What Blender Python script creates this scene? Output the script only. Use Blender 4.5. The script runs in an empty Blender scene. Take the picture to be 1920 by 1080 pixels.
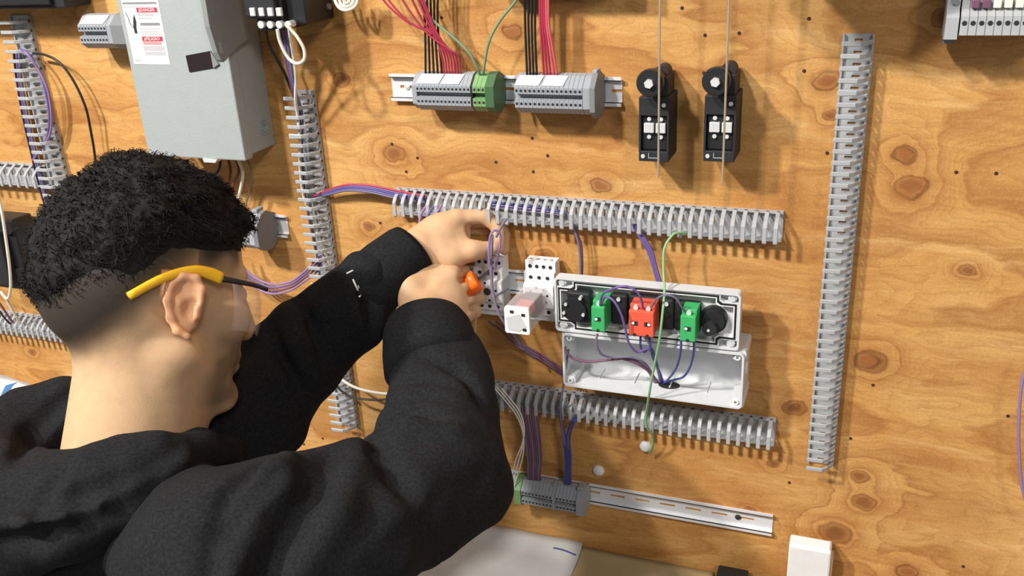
import bpy, bmesh, math, random
import numpy as np
from mathutils import Vector, Matrix
random.seed(7); RNG = np.random.default_rng(7)
scene = bpy.context.scene
COL = scene.collection

# ------------------------------------------------------------------ camera
F_PX = 1748.0; DN = 1.08
def nrm(v):
    v = np.array(v, float); return v/np.linalg.norm(v)
_d = nrm([232, 4160, F_PX]); _r = nrm([4750, 470, -F_PX]); _r = nrm(_r-_d*_r.dot(_d)); _n = np.cross(_r, _d)
RCW = np.array([_r, _n, -_d])            # camera vector (right, down, forward) -> world
CAM = np.array([0.0, -DN, 1.85])
cd = bpy.data.cameras.new('camera'); cam = bpy.data.objects.new('camera', cd); COL.objects.link(cam)
cd.sensor_fit = 'HORIZONTAL'; cd.sensor_width = 36; cd.lens = 36*F_PX/1920; cd.clip_start = 0.02
M = Matrix.Identity(4)
for i in range(3):
    M[i][0] = RCW[i, 0]; M[i][1] = -RCW[i, 1]; M[i][2] = -RCW[i, 2]; M[i][3] = CAM[i]
cam.matrix_world = M
scene.camera = cam

# ------------------------------------------------------------------ world, lamps, exposure
scene.view_settings.view_transform = 'Standard'; scene.view_settings.look = 'None'
scene.view_settings.gamma = 1.0; scene.view_settings.use_curve_mapping = False
scene.view_settings.exposure = 0.0
wd = bpy.data.worlds.new('world'); scene.world = wd; wd.use_nodes = True
wd.node_tree.nodes['Background'].inputs[0].default_value = (0.93, 0.97, 1.0, 1)
wd.node_tree.nodes['Background'].inputs[1].default_value = 0.22
def area(name, loc, target, size, power, col=(1, 1, 1)):
    l = bpy.data.lights.new(name, 'AREA'); l.shape = 'RECTANGLE'; l.size, l.size_y = size
    l.energy = power; l.color = col
    o = bpy.data.objects.new(name, l); COL.objects.link(o); o.location = loc
    o.rotation_euler = (Vector(target)-Vector(loc)).to_track_quat('-Z', 'Y').to_euler()
area('ceiling_lamp', (-2.27, -2.25, 3.9), (-.4, 0, 1.4), (.18, .18), 142, (1, .97, .92))
area('ceiling_lamp', (-1.15, -2.1, 3.6), (-.4, 0, 1.4), (.18, .18), 62, (1, .97, .92))
area('ceiling_lamp', (1.5, -2.7, 3.6), (-.4, 0, 1.3), (.5, .5), 34, (1, .97, .92))  # unseen front-right fill, raised and softened to lift the person's shadow

# ------------------------------------------------------------------ placing helpers
def ray(px, py): return RCW @ np.array([(px-960)/F_PX, (py-540)/F_PX, 1.0])
def at(px, py, h=0.0):
    """the spot h metres in front of the board that is seen at this place of the photo"""
    v = ray(px, py); return Vector(CAM + v*((-h-CAM[1])/v[1]))
def P(px, py, t): return CAM + ray(px, py)*t
def CV(v): return RCW @ np.array(v, float)

# ------------------------------------------------------------------ materials
MATS = {}
def mat(name, col, rough=.5, metal=0.0, var=.08, scale=60., bump=0.0, bscale=300., spec=.5, trans=0., alpha=1., ior=1.45, coat=0.):
    if name in MATS: return MATS[name]
    m = bpy.data.materials.new(name); m.use_nodes = True; nt = m.node_tree; b = nt.nodes['Principled BSDF']
    b.inputs['Roughness'].default_value = rough; b.inputs['Metallic'].default_value = metal
    b.inputs['Specular IOR Level'].default_value = spec; b.inputs['Transmission Weight'].default_value = trans
    b.inputs['IOR'].default_value = ior; b.inputs['Alpha'].default_value = alpha; b.inputs['Coat Weight'].default_value = coat
    tc = nt.nodes.new('ShaderNodeTexCoord'); nz = nt.nodes.new('ShaderNodeTexNoise')
    nz.inputs['Scale'].default_value = scale; nz.inputs['Detail'].default_value = 4
    nt.links.new(tc.outputs['Object'], nz.inputs['Vector'])
    mx = nt.nodes.new('ShaderNodeMix'); mx.data_type = 'RGBA'
    mx.inputs[6].default_value = (*[c*(1-var) for c in col], 1); mx.inputs[7].default_value = (*[min(1, c*(1+var)) for c in col], 1)
    nt.links.new(nz.outputs['Fac'], mx.inputs[0]); nt.links.new(mx.outputs[2], b.inputs['Base Color'])
    if bump:
        n2 = nt.nodes.new('ShaderNodeTexNoise'); n2.inputs['Scale'].default_value = bscale; n2.inputs['Detail'].default_value = 3
        nt.links.new(tc.outputs['Object'], n2.inputs['Vector'])
        bp = nt.nodes.new('ShaderNodeBump'); bp.inputs['Strength'].default_value = bump; bp.inputs['Distance'].default_value = .002
        nt.links.new(n2.outputs['Fac'], bp.inputs['Height']); nt.links.new(bp.outputs[0], b.inputs['Normal'])
    MATS[name] = m; return m
def srgb(r, g, b):
    f = lambda c: (c/255/12.92) if c/255 <= .04045 else ((c/255+.055)/1.055)**2.4
    return (f(r), f(g), f(b))
DUCT = mat('duct_grey_pvc', (.40, .405, .415), .42)
GREYB = mat('terminal_grey', (.32, .335, .36), .45)
GREYD = mat('terminal_grey_dark', (.20, .205, .21), .55)
GREENB = mat('terminal_green', (.19, .35, .14), .45)
DARKHOLE = mat('hole_dark', (.02, .02, .022), .7)
WHITEP = mat('white_plastic', (.80, .80, .80), .4)
TAG = mat('white_marker_tag', (.85, .85, .84), .5)
STEEL = mat('zinc_steel', (.80, .80, .82), .38, .25)
SCREWM = mat('screw_steel', (.84, .84, .84), .28, .35)
BLACK = mat('black_plastic', (.018, .018, .02), .42)
BLACK2 = mat('black_plastic_dull', (.020, .020, .023), .6)
BOXGREY = mat('disconnect_grey_paint', (.37, .395, .39), .45, var=.05, bump=.15, bscale=500)
BOXGREY2 = mat('handle_grey_paint', (.25, .26, .26), .45)
ENC = mat('enclosure_grey_plastic', (.66, .67, .68), .38)
ENCW = mat('relay_white', (.82, .82, .82), .4)
RED = mat('contact_red', (.80, .11, .06), .4)
GRN = mat('contact_green', (.05, .42, .13), .4)
ORANGE = mat('orange_handle', (.95, .16, .01), .35)
PAPER = mat('paper_white', (.58, .565, .55), .8, var=.28, scale=14)
KRAFT = mat('khaki_board', (.44, .33, .17), .85)
WIRE = dict(
    black=mat('wire_black', (.018, .015, .015), .4), red=mat('wire_red', (.40, .035, .07), .4),
    pink=mat('wire_pale_red', (.60, .11, .13), .4), white=mat('wire_white', (.80, .76, .66), .45),
    violet=mat('wire_violet', (.15, .10, .29), .4), blue=mat('wire_blue', (.06, .065, .26), .4),
    plum=mat('wire_plum', (.17, .075, .12), .45), lilac=mat('wire_lilac', (.29, .18, .37), .4),
    green=mat('wire_green', (.17, .30, .19), .4), lime=mat('wire_lime', (.24, .45, .21), .4), slate=mat('wire_slate', (.17, .15, .23), .45),
    brown=mat('wire_brown', (.16, .05, .03), .45), beige=mat('wire_beige', (.55, .40, .24), .45), olive=mat('wire_olive', (.25, .24, .13), .5))

# ------------------------------------------------------------------ mesh helpers
WLOC = {}
def link(o, parent=None, loc=(0, 0, 0)):
    COL.objects.link(o); loc = Vector(loc); WLOC[o.name] = loc
    if parent is not None:
        o.parent = parent; o.location = loc-WLOC[parent.name]
    else: o.location = loc
    return o
def tag(o, label, cat, group=None, kind=None):
    o['label'] = label; o['category'] = cat
    if group: o['group'] = group
    if kind: o['kind'] = kind
    return o
def empty(name, loc, label, cat, group=None):
    o = bpy.data.objects.new(name, None); o.empty_display_size = .02; link(o, None, loc); return tag(o, label, cat, group)
class MB:
    """collects faces in world space, then becomes one mesh object"""
    def __init__(s): s.v = []; s.f = []; s.sm = []
    def add(s, vs, fs, smooth=False):
        k = len(s.v); s.v += [tuple(v) for v in vs]; s.f += [tuple(i+k for i in f) for f in fs]; s.sm += [smooth]*len(fs); return s
    def box(s, a, b, bev=0.0):
        lo = [min(a[i], b[i]) for i in range(3)]; hi = [max(a[i], b[i]) for i in range(3)]
        if bev <= 0:
            vs = [(x, y, z) for x in (lo[0], hi[0]) for y in (lo[1], hi[1]) for z in (lo[2], hi[2])]
            return s.add(vs, [(0, 1, 3, 2), (4, 6, 7, 5), (0, 4, 5, 1), (2, 3, 7, 6), (0, 2, 6, 4), (1, 5, 7, 3)])
        bm = bmesh.new(); bmesh.ops.create_cube(bm, size=1)
        for v in bm.verts: v.co = Vector([lo[i]+(v.co[i]+.5)*(hi[i]-lo[i]) for i in range(3)])
        bmesh.ops.bevel(bm, geom=bm.edges[:], offset=min(bev, .45*min(hi[i]-lo[i] for i in range(3))), segments=2, affect='EDGES', profile=.5)
        return s.bm(bm)
    def bm(s, bm, smooth=False):
        bm.verts.index_update(); s.add([v.co.copy() for v in bm.verts], [[v.index for v in f.verts] for f in bm.faces], smooth); bm.free(); return s
    def prism(s, pts, vec):
        """closed outline (list of 3d points) swept by vec"""
        n = len(pts); vec = Vector(vec); vs = [Vector(p) for p in pts]+[Vector(p)+vec for p in pts]
        fs = [tuple(range(n)), tuple(range(2*n-1, n-1, -1))]+[(i, i+n, (i+1) % n+n, (i+1) % n) for i in range(n)]
        return s.add(vs, fs)
    def cyl(s, a, b, ra, rb=None, n=16, caps=True, smooth=True):
        rb = ra if rb is None else rb; a = Vector(a); b = Vector(b); z = (b-a).normalized()
        x = z.orthogonal().normalized(); y = z.cross(x)
        vs = [a+(x*math.cos(t)+y*math.sin(t))*ra for t in [2*math.pi*i/n for i in range(n)]]+[b+(x*math.cos(t)+y*math.sin(t))*rb for t in [2*math.pi*i/n for i in range(n)]]
        s.add(vs, [(i, (i+1) % n, (i+1) % n+n, i+n) for i in range(n)], smooth)
        if caps: s.add(vs[:n], [tuple(range(n-1, -1, -1))]); s.add(vs[n:], [tuple(range(n))])
        return s
    def dome(s, c, axis, r, hgt, n=16, rings=4):
        c = Vector(c); z = Vector(axis).normalized(); x = z.orthogonal().normalized(); y = z.cross(x); vs = []; fs = []
        for k in range(rings):
            a = k/rings*math.pi/2
            vs += [c+(x*math.cos(t)+y*math.sin(t))*r*math.cos(a)+z*hgt*math.sin(a) for t in [2*math.pi*i/n for i in range(n)]]
        vs.append(c+z*hgt)
        for k in range(rings-1): fs += [(k*n+i, k*n+(i+1) % n, (k+1)*n+(i+1) % n, (k+1)*n+i) for i in range(n)]
        fs += [((rings-1)*n+i, (rings-1)*n+(i+1) % n, rings*n) for i in range(n)]
        return s.add(vs, fs, True)
    def tube(s, pts, r, n=7, sub=6, smooth=True):
        pts = [np.array(p, float) for p in pts]; r0 = r if np.ndim(r) else [r]*len(pts)
        q = []; rr = []
        e = [2*pts[0]-pts[1]]+pts+[2*pts[-1]-pts[-2]]
        for i in range(len(pts)-1):
            p0, p1, p2, p3 = e[i:i+4]
            for k in range(sub):
                t = k/sub; q.append(.5*((2*p1)+(-p0+p2)*t+(2*p0-5*p1+4*p2-p3)*t*t+(-p0+3*p1-3*p2+p3)*t**3)); rr.append(r0[i]+(r0[i+1]-r0[i])*t)
        q.append(pts[-1]); rr.append(r0[-1]); m = len(q); vs = []
        tg = [q[min(i+1, m-1)]-q[max(i-1, 0)] for i in range(m)]; x = Vector(tg[0]).orthogonal().normalized()
        for i in range(m):
            z = Vector(tg[i]).normalized(); x = (x-z*x.dot(z)).normalized(); y = z.cross(x)
            vs += [Vector(q[i])+(x*math.cos(a)+y*math.sin(a))*rr[i] for a in [2*math.pi*k/n for k in range(n)]]
        fs = [(i*n+k, i*n+(k+1) % n, (i+1)*n+(k+1) % n, (i+1)*n+k) for i in range(m-1) for k in range(n)]
        s.add(vs, fs, smooth); s.add(vs[:n], [tuple(range(n-1, -1, -1))]); s.add(vs[-n:], [tuple(range(n))]); return s
    def mesh(s, name, material, origin):
        me = bpy.data.meshes.new(name); o = Vector(origin)
        me.from_pydata([tuple(Vector(v)-o) for v in s.v], [], s.f); me.update()
        bm = bmesh.new(); bm.from_mesh(me); bmesh.ops.recalc_face_normals(bm, faces=bm.faces[:]); bm.to_mesh(me); bm.free()
        me.polygons.foreach_set('use_smooth', s.sm); me.materials.append(material); return me
    def build(s, name, material, parent=None, origin=None):
        if origin is None:
            a = np.array(s.v); origin = (a.min(0)+a.max(0))/2
        o = bpy.data.objects.new(name, s.mesh(name, material, origin)); return link(o, parent, origin)
def inst(name, me, loc, parent=None):
    return link(bpy.data.objects.new(name, me), parent, loc)
def rounded(cx, cz, w, h, r, y, n=4):
    pts = []
    for sx, sz, a0 in ((1, 1, 0), (-1, 1, 90), (-1, -1, 180), (1, -1, 270)):
        for k in range(n+1):
            a = math.radians(a0+90*k/n); pts.append(Vector((cx+sx*(w/2-r)+r*math.cos(a), y, cz+sz*(h/2-r)+r*math.sin(a))))
    return pts
def text_mesh(txt, size):
    cu = bpy.data.curves.new('t', 'FONT'); cu.body = txt; cu.size = size; cu.align_x = 'CENTER'; cu.align_y = 'CENTER'; cu.resolution_u = 2
    o = bpy.data.objects.new('t', cu); COL.objects.link(o); dg = bpy.context.evaluated_depsgraph_get()
    me = o.evaluated_get(dg).to_mesh(); vs = [v.co.copy() for v in me.vertices]; fs = [list(p.vertices) for p in me.polygons]
    bpy.data.objects.remove(o); bpy.data.curves.remove(cu); return vs, fs

# ------------------------------------------------------------------ plywood board
KNOTS = [(740, 288, 16, 1.5), (1127, 348, 12, 1.1), (1552, 152, 15, .9), (1556, 218, 7, .5), (1697, 290, 13, 1.2), (1708, 350, 17, 1.4),
         (1815, 507, 9, .8), (1632, 678, 19, 1.1), (1490, 765, 15, .9), (1612, 892, 12, .9), (1620, 942, 15, 1.2), (1565, 1000, 21, 1.5),
         (1700, 1072, 14, .8), (692, 425, 9, .7), (1022, 480, 13, .9), (640, 150, 12, 1.0), (1405, 960, 10, .8), (960, 60, 13, .9), (1450, 870, 8, .7), (60, 660, 9, .6), (560, 800, 8, .5), (1770, 35, 12, .7)]
def plywood():
    m = bpy.data.materials.new('plywood'); m.use_nodes = True; nt = m.node_tree; N = nt.nodes; L = nt.links; bsdf = N['Principled BSDF']
    def nd(t, **k):
        n = N.new(t)
        for a, b in k.items(): setattr(n, a, b)
        return n
    def math_(op, a, b=None, clamp=False):
        n = nd('ShaderNodeMath', operation=op, use_clamp=clamp)
        for i, x in enumerate((a, b)):
            if x is None: continue
            if isinstance(x, (int, float)): n.inputs[i].default_value = x
            else: L.new(x, n.inputs[i])
        return n.outputs[0]
    def noise(vec, scale, detail=3, rough=.5):
        n = nd('ShaderNodeTexNoise'); n.inputs['Scale'].default_value = scale; n.inputs['Detail'].default_value = detail; n.inputs['Roughness'].default_value = rough
        L.new(vec, n.inputs['Vector']); return n
    def mapping(vec, scale, loc=(0, 0, 0)):
        n = nd('ShaderNodeMapping'); n.inputs['Scale'].default_value = scale; n.inputs['Location'].default_value = loc; L.new(vec, n.inputs['Vector']); return n.outputs[0]
    def ramp(fac, stops):
        n = nd('ShaderNodeValToRGB'); cr = n.color_ramp
        while len(cr.elements) < len(stops): cr.elements.new(.5)
        for e, (p, c) in zip(cr.elements, stops): e.position = p; e.color = (*c, 1)
        L.new(fac, n.inputs[0]); return n.outputs[0]
    def mix(fac, a, b, blend='MIX'):
        n = nd('ShaderNodeMix', data_type='RGBA', blend_type=blend)
        if isinstance(fac, (int, float)): n.inputs[0].default_value = fac
        else: L.new(fac, n.inputs[0])
        for i, x in ((6, a), (7, b)):
            if isinstance(x, tuple): n.inputs[i].default_value = (*x, 1)
            else: L.new(x, n.inputs[i])
        return n.outputs[2]
    co = nd('ShaderNodeTexCoord').outputs['Object']
    sep = nd('ShaderNodeSeparateXYZ'); L.new(co, sep.inputs[0])
    # contour field of the rotary-cut veneer, warped so that nothing is perfectly round
    wn = noise(mapping(co, (1, 1, 1.6)), 9.0, 3, .55)
    wv = nd('ShaderNodeVectorMath', operation='SUBTRACT'); L.new(wn.outputs['Color'], wv.inputs[0]); wv.inputs[1].default_value = (.5, .5, .5)
    ws = nd('ShaderNodeVectorMath', operation='SCALE'); L.new(wv.outputs[0], ws.inputs[0]); ws.inputs['Scale'].default_value = .034
    wa = nd('ShaderNodeVectorMath', operation='ADD'); L.new(co, wa.inputs[0]); L.new(ws.outputs[0], wa.inputs[1]); cw = wa.outputs[0]
    n1 = noise(mapping(cw, (1.3, 0, 4.2)), 1.0, 2, .45).outputs['Fac']
    n2 = noise(mapping(cw, (5.0, 0, 20.0)), 1.0, 3, .55).outputs['Fac']
    field = math_('ADD', math_('MULTIPLY', n1, 7.0), math_('MULTIPLY', n2, 1.1))
    core = None; halo = None
    kn = noise(co, 55.0, 2, .5)
    kv = nd('ShaderNodeVectorMath', operation='SUBTRACT'); L.new(kn.outputs['Color'], kv.inputs[0]); kv.inputs[1].default_value = (.5, .5, .5)
    ks = nd('ShaderNodeVectorMath', operation='SCALE'); L.new(kv.outputs[0], ks.inputs[0]); ks.inputs['Scale'].default_value = .012
    ka = nd('ShaderNodeVectorMath', operation='ADD'); L.new(co, ka.inputs[0]); L.new(ks.outputs[0], ka.inputs[1]); ck = ka.outputs[0]
    for px, py, rp, amp in KNOTS:
        c = at(px, py); r = rp/1500
        s = nd('ShaderNodeVectorMath', operation='SUBTRACT'); L.new(ck, s.inputs[0]); s.inputs[1].default_value = (c.x, 0, c.z)
        k = nd('ShaderNodeVectorMath', operation='MULTIPLY'); L.new(s.outputs[0], k.inputs[0]); k.inputs[1].default_value = (.76, 0, 1.0)
        ln = nd('ShaderNodeVectorMath', operation='LENGTH'); L.new(k.outputs[0], ln.inputs[0]); dist = ln.outputs['Value']
        g = math_('POWER', 2.718, math_('MULTIPLY', math_('POWER', math_('DIVIDE', dist, r*2.4), 2.0), -1.0))
        field = math_('ADD', field, math_('MULTIPLY', g, amp*1.3))
        cc = math_('SUBTRACT', 1.7, math_('DIVIDE', dist, r*.78), True)
        core = cc if core is None else math_('MAXIMUM', core, cc); halo = g if halo is None else math_('MAXIMUM', halo, g)
    rings = math_('FRACT', math_('MULTIPLY', field, 1.30))
    ringc = ramp(rings, [(0, (.12, .12, .12)), (.10, (0, 0, 0)), (.55, (.22, .22, .22)), (.84, (.62, .62, .62)), (.93, (1, 1, 1)), (1, (.12, .12, .12))])
    fine = math_('FRACT', math_('MULTIPLY', field, 7.0))
    blot = noise(mapping(cw, (2.2, 0, 4.0), (3, 0, 1)), 1.6, 5, .65).outputs['Fac']
    base = ramp(blot, [(.28, srgb(184, 128, 66)), (.46, srgb(206, 154, 88)), (.58, srgb(215, 166, 100)), (.74, srgb(228, 186, 120))])
    grain = noise(mapping(cw, (14, 0, 230)), 1.0, 3, .6).outputs['Fac']
    speck = noise(co, 330, 4, .75).outputs['Fac']
    streak = noise(mapping(cw, (5, 0, 42), (7, 0, 2)), 1.0, 4, .65).outputs['Fac']
    patch = noise(mapping(cw, (3.5, 0, 6), (1, 0, 5)), 2.2, 4, .6).outputs['Fac']
    c = mix(math_('MULTIPLY', ringc, .62), base, srgb(152, 93, 43))
    c = mix(math_('MULTIPLY', math_('POWER', fine, 3.0), .30), c, srgb(150, 92, 44))
    c = mix(math_('MULTIPLY', math_('SUBTRACT', streak, .50), 2.6, True), c, srgb(160, 103, 50))
    c = mix(math_('MULTIPLY', math_('SUBTRACT', .44, streak), 2.6, True), c, srgb(238, 200, 138))
    c = mix(math_('MULTIPLY', math_('SUBTRACT', patch, .53), 2.4, True), c, srgb(178, 118, 60))
    c = mix(math_('MULTIPLY', math_('SUBTRACT', grain, .50), 1.2, True), c, srgb(156, 100, 50))
    c = mix(math_('MULTIPLY', math_('SUBTRACT', speck, .48), 1.3, True), c, srgb(150, 96, 48))
    c = mix(math_('MULTIPLY', math_('SUBTRACT', .46, speck), 1.3, True), c, srgb(242, 205, 142))
    c = mix(math_('MULTIPLY', halo, .30), c, srgb(152, 88, 40))
    edge = math_('SUBTRACT', 1.0, math_('MULTIPLY', math_('ABSOLUTE', math_('SUBTRACT', core, .30)), 3.6), True)
    c = mix(math_('MULTIPLY', edge, .55), c, srgb(98, 52, 24))
    c = mix(math_('MULTIPLY', core, .72), c, mix(ringc, srgb(136, 76, 38), srgb(78, 38, 18)))
    L.new(c, bsdf.inputs['Base Color']); bsdf.inputs['Roughness'].default_value = .62; bsdf.inputs['Specular IOR Level'].default_value = .3
    bp = nd('ShaderNodeBump'); bp.inputs['Strength'].default_value = .25; bp.inputs['Distance'].default_value = .001
    L.new(math_('ADD', grain, math_('MULTIPLY', fine, .3)), bp.inputs['Height']); L.new(bp.outputs[0], bsdf.inputs['Normal'])
    return m
PLY = plywood()
def structure(o): o['kind'] = 'structure'; return o
w = MB().box((-2.6, 0, 0), (1.4, .02, 2.6)).build('wall_back', PLY, None, (0, 0, 0)); structure(w)
w['label'] = 'orange-brown plywood board with knots carrying the wiring exercise'
fl = MB().box((-3.5, -3.5, -.05), (2.2, .02, 0)).build('floor', mat('concrete_floor', (.30, .29, .27), .7, var=.2, scale=4), None, (0, 0, 0)); structure(fl)
fl['label'] = 'grey concrete workshop floor'

# small screw holes left in the board
hole_me = MB().cyl((0, 0, 0), (0, -.0004, 0), .0021, n=8).mesh('screw_hole', mat('screw_hole_dark', (.05, .022, .01), .9), (0, 0, 0))
for px, py in [(1279, 15), (1322, 66), (1386, 62), (1320, 137), (1508, 133), (1517, 35), (998, 259), (930, 304), (1000, 322), (1027, 292), (762, 322), (783, 296), (713, 418), (828, 33), (1793, 323), (1868, 325), (1551, 287), (1637, 722), (1595, 822), (1806, 1062), (1890, 780), (1480, 905), (735, 270), (605, 822), (570, 833)]:
    inst('screw_hole', hole_me, at(px, py), w)

# ------------------------------------------------------------------ slotted wire ducts
def duct(label, A, B, inward, n, width=.032, hgt=.028, twist=()):
    """A-B: the edge on the board that carries the ribs; inward: unit vector across the duct"""
    A = Vector(A); B = Vector(B); inw = Vector(inward); ln = (B-A).normalized(); L = (B-A).length; out = Vector((0, -1, 0))
    root = empty('wire_duct', A+out*0, label, 'wire duct', 'slotted grey wire ducts on the plywood board')
    b = MB()
    # ladder base: two rails and rungs, with a low lip on the far edge
    th = .0022
    def plate(u0, u1, s0, s1, h0=0., h1=th):
        pts = [A+ln*s0+inw*u0+out*h0, A+ln*s1+inw*u0+out*h0, A+ln*s1+inw*u1+out*h0, A+ln*s0+inw*u1+out*h0]
        b.prism(pts, out*(h1-h0))
    plate(0, width*.36, 0, L); plate(width*.62, width, 0, L); plate(width-.002, width, 0, L, th, .015 if abs(ln.x) > .5 else .006); plate(0, .0022, 0, L, th, .0075)
    p = L/n
    for i in range(n+1):
        s0 = max(0, i*p-p*.40); s1 = min(L, i*p+p*.40); plate(width*.36, width*.62, s0, s1)
    b.build('duct_base', DUCT, root, A)
    # one rib: rises from the edge, leans across, then runs over the front with a free rounded end
    t = .0052
    def rib_mesh(name, tw=0):
        m = MB(); g = .0024; q = .40*width; e = width*1.0
        prof = [(0, .004), (0, .010), (q*.55, hgt*.80), (q, hgt), (e-.002, hgt+.0005), (e, hgt-.0012), (e-.002, hgt-g), (q+.0012, hgt-g), (q*.55+g*.9, hgt*.80-g*.4), (g, .010), (g, .004)]
        m.prism([inw*u+out*h-ln*t/2 for u, h in prof], ln*t)
        bm = bmesh.new(); vs = [bm.verts.new(v) for v in m.v]
        for f in m.f: bm.faces.new([vs[i] for i in f])
        bmesh.ops.recalc_face_normals(bm, faces=bm.faces[:])
        ed = [x for x in bm.edges if abs((x.verts[0].co-x.verts[1].co).dot(ln)) < 1e-6]
        bmesh.ops.bevel(bm, geom=ed, offset=.0007, segments=1, affect='EDGES')
        if tw:
            for v in bm.verts:
                u = v.co.dot(inw); s = v.co.dot(ln); h = v.co.dot(out)
                if u > q: v.co += ln*s*1.2*math.sin(math.pi*(u-q)/(e-q))
        k = MB(); k.bm(bm); return k.mesh(name, DUCT, (0, 0, 0))
    me = rib_mesh('rib'); me2 = rib_mesh('rib_wide', 1)
    for i in range(n):
        inst('rib', me2 if i in twist else me, A+ln*(i+.55)*p, root)
    return root
V3 = Vector
duct('long upright slotted duct standing alone at the right side of the board', (-.005, 0, 1.697), (-.005, 0, 1.160), (-1, 0, 0), 42, twist=(4,))
duct('upright slotted duct just right of the grey disconnect box', (-.703, 0, 1.624), (-.703, 0, 1.0995), (-1, 0, 0), 41, width=.034, twist=(4,))
duct('level slotted duct in the middle of the board above the hands', (-.593, 0, 1.495), (-.086, 0, 1.495), (0, 0, -1), 41, width=.034)
duct('level slotted duct under the open plastic box', (-.593, 0, 1.2165), (-.079, 0, 1.2165), (0, 0, -1), 41, width=.034)
duct('upright slotted duct at the far left edge of the board', (at(58, 28).x, 0, at(58, 28).z), (at(58, 28).x, 0, 1.10), (-1, 0, 0), 45, width=.038)
zl = at(60, 306).z; zl2 = at(60, 588).z; xl = at(58, 28).x
duct('short level slotted duct left of the head', (-1.6, 0, zl), (xl-.040, 0, zl), (0, 0, -1), 22, width=.034)
duct('low level slotted duct behind the neck at far left', (-1.72, 0, zl2), (-1.10, 0, zl2), (0, 0, -1), 50, width=.034)

# ------------------------------------------------------------------ DIN rails
def rail(label, x0, x1, zc, slots=True, notch=False):
    root = empty('din_rail', (x0, 0, zc), label, 'mounting rail', 'steel mounting rails')
    b = MB(); t = .0011
    for s in (-1, 1):   # lip and side web
        b.box((x0, -.0075, zc+s*.0175), (x1, -.0075+t, zc+s*.0125)); b.box((x0, -.0075, zc+s*.0135), (x1, -.0004, zc+s*.0125))
    y0, y1 = -.0004, -.0016
    sh = .0017
    b.box((x0, y0, zc+sh), (x1, y1, zc+.0125)); b.box((x0, y0, zc-.0125), (x1, y1, zc-sh))
    x = x0+.012; prev = x0
    while x < x1-.02:      # the slots are gaps between the short bridges
        b.box((prev, y0, zc-sh), (x, y1, zc+sh)); prev = x+.021; x += .036
    b.box((prev, y0, zc-sh), (x1-(.013 if notch else 0), y1, zc+sh))
    b.build('rail_profile', STEEL, root, (x0, 0, zc))
    for xx in ((x0+.022, x1-.028) if notch else (x1-.046,)):
        MB().cyl((xx, -.0016, zc), (xx, -.0028, zc), .0042, .0038, n=14).dome((xx, -.0028, zc), (0, -1, 0), .0038, .0014, 14, 3).build('rail_screw', SCREWM if notch else DARKHOLE, root)
    return root
zt = 1.631
rail('white-looking steel rail across the top middle carrying two terminal banks', -.585, -.279, zt, notch=True)
z2 = at(1300, 957, .004).z
rail('empty-ended steel rail low on the board beside the elbow', -.60, -.0745, z2)
zr = at(960, 528, .0075).z
rail('short steel rail behind the relay sockets and hands', -.62, -.352, zr)

ORD = 'first second third fourth fifth sixth seventh eighth ninth tenth eleventh twelfth thirteenth fourteenth fifteenth'.split()
ORDN = {}
def nth(label, way='left'):
    ORDN[label] = ORDN.get(label, -1)+1; return '%s from %s, %s' % (ORD[ORDN[label]], way, label)
# ------------------------------------------------------------------ terminal blocks
PROF = [(.004, -.016), (.004, .016), (.022, .0245), (.031, .0225), (.044, .0105), (.044, .0028), (.035, .0020), (.035, -.0030), (.044, -.0040), (.044, -.0135), (.034, -.0215), (.020, -.0235)]
def block_mesh(name, m, pitch, k=1.0):
    b = MB(); b.prism([Vector((0, -h*k, z*k)) for h, z in PROF], (pitch*.93, 0, 0)); return b.mesh(name, m, (0, 0, 0))
def port_mesh(r, deep=.0006):
    return MB().cyl((0, .002, 0), (0, -.0003, 0), r, n=10).mesh('wire_port', DARKHOLE, (0, 0, 0))
def bank(x0, n, pitch, zc, m, label, group, k=1.0, tags=()):
    me = block_mesh('terminal_block', m, pitch, k); pm = port_mesh(pitch*.30)
    for i in range(n):
        o = inst('terminal_block', me, (x0+i*pitch, 0, zc)); tag(o, nth(label), 'terminal block', group)
        for z in (.0066*k, -.0088*k): inst('wire_port', pm, (x0+(i+.47)*pitch, -.044*k, zc+z), o)
    return x0+n*pitch
def strip(x0, x1, zc, k=1.0, label=''):
    """white marker strip on the sloping upper face"""
    a = Vector((0, -.0318*k, (.0222*k))); c = Vector((0, -.0428*k, .0122*k)); nrm_ = Vector((0, -.0120, .013)).normalized()*.0009
    b = MB(); s = .004
    b.prism([Vector((x0+s, a.y, zc+a.z)), Vector((x1+s, a.y, zc+a.z)), Vector((x1, c.y, zc+c.z)), Vector((x0, c.y, zc+c.z))], nrm_)
    tag(b.build('marker_strip', TAG), label, 'label strip', 'white marker strips')
def end_plate(x0, th, zc, m, label, k=1.0, kk=1.06, tall=0.):
    b = MB(); b.prism([Vector((x0, -h*k*(kk if h > .01 else 1), zc+z*k*kk)) for h, z in PROF if not (-.0035 < z < .0025)], (th, 0, 0))
    o = b.build('end_clamp', m); tag(o, label, 'end clamp', 'end clamps')
    if tall:
        MB().box((x0-.001, -.018, zc+.024*k), (x0+th*.8, -.034, zc+.024*k+tall), .001).build('clamp_tab', GREYB, o)
    return o
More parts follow.
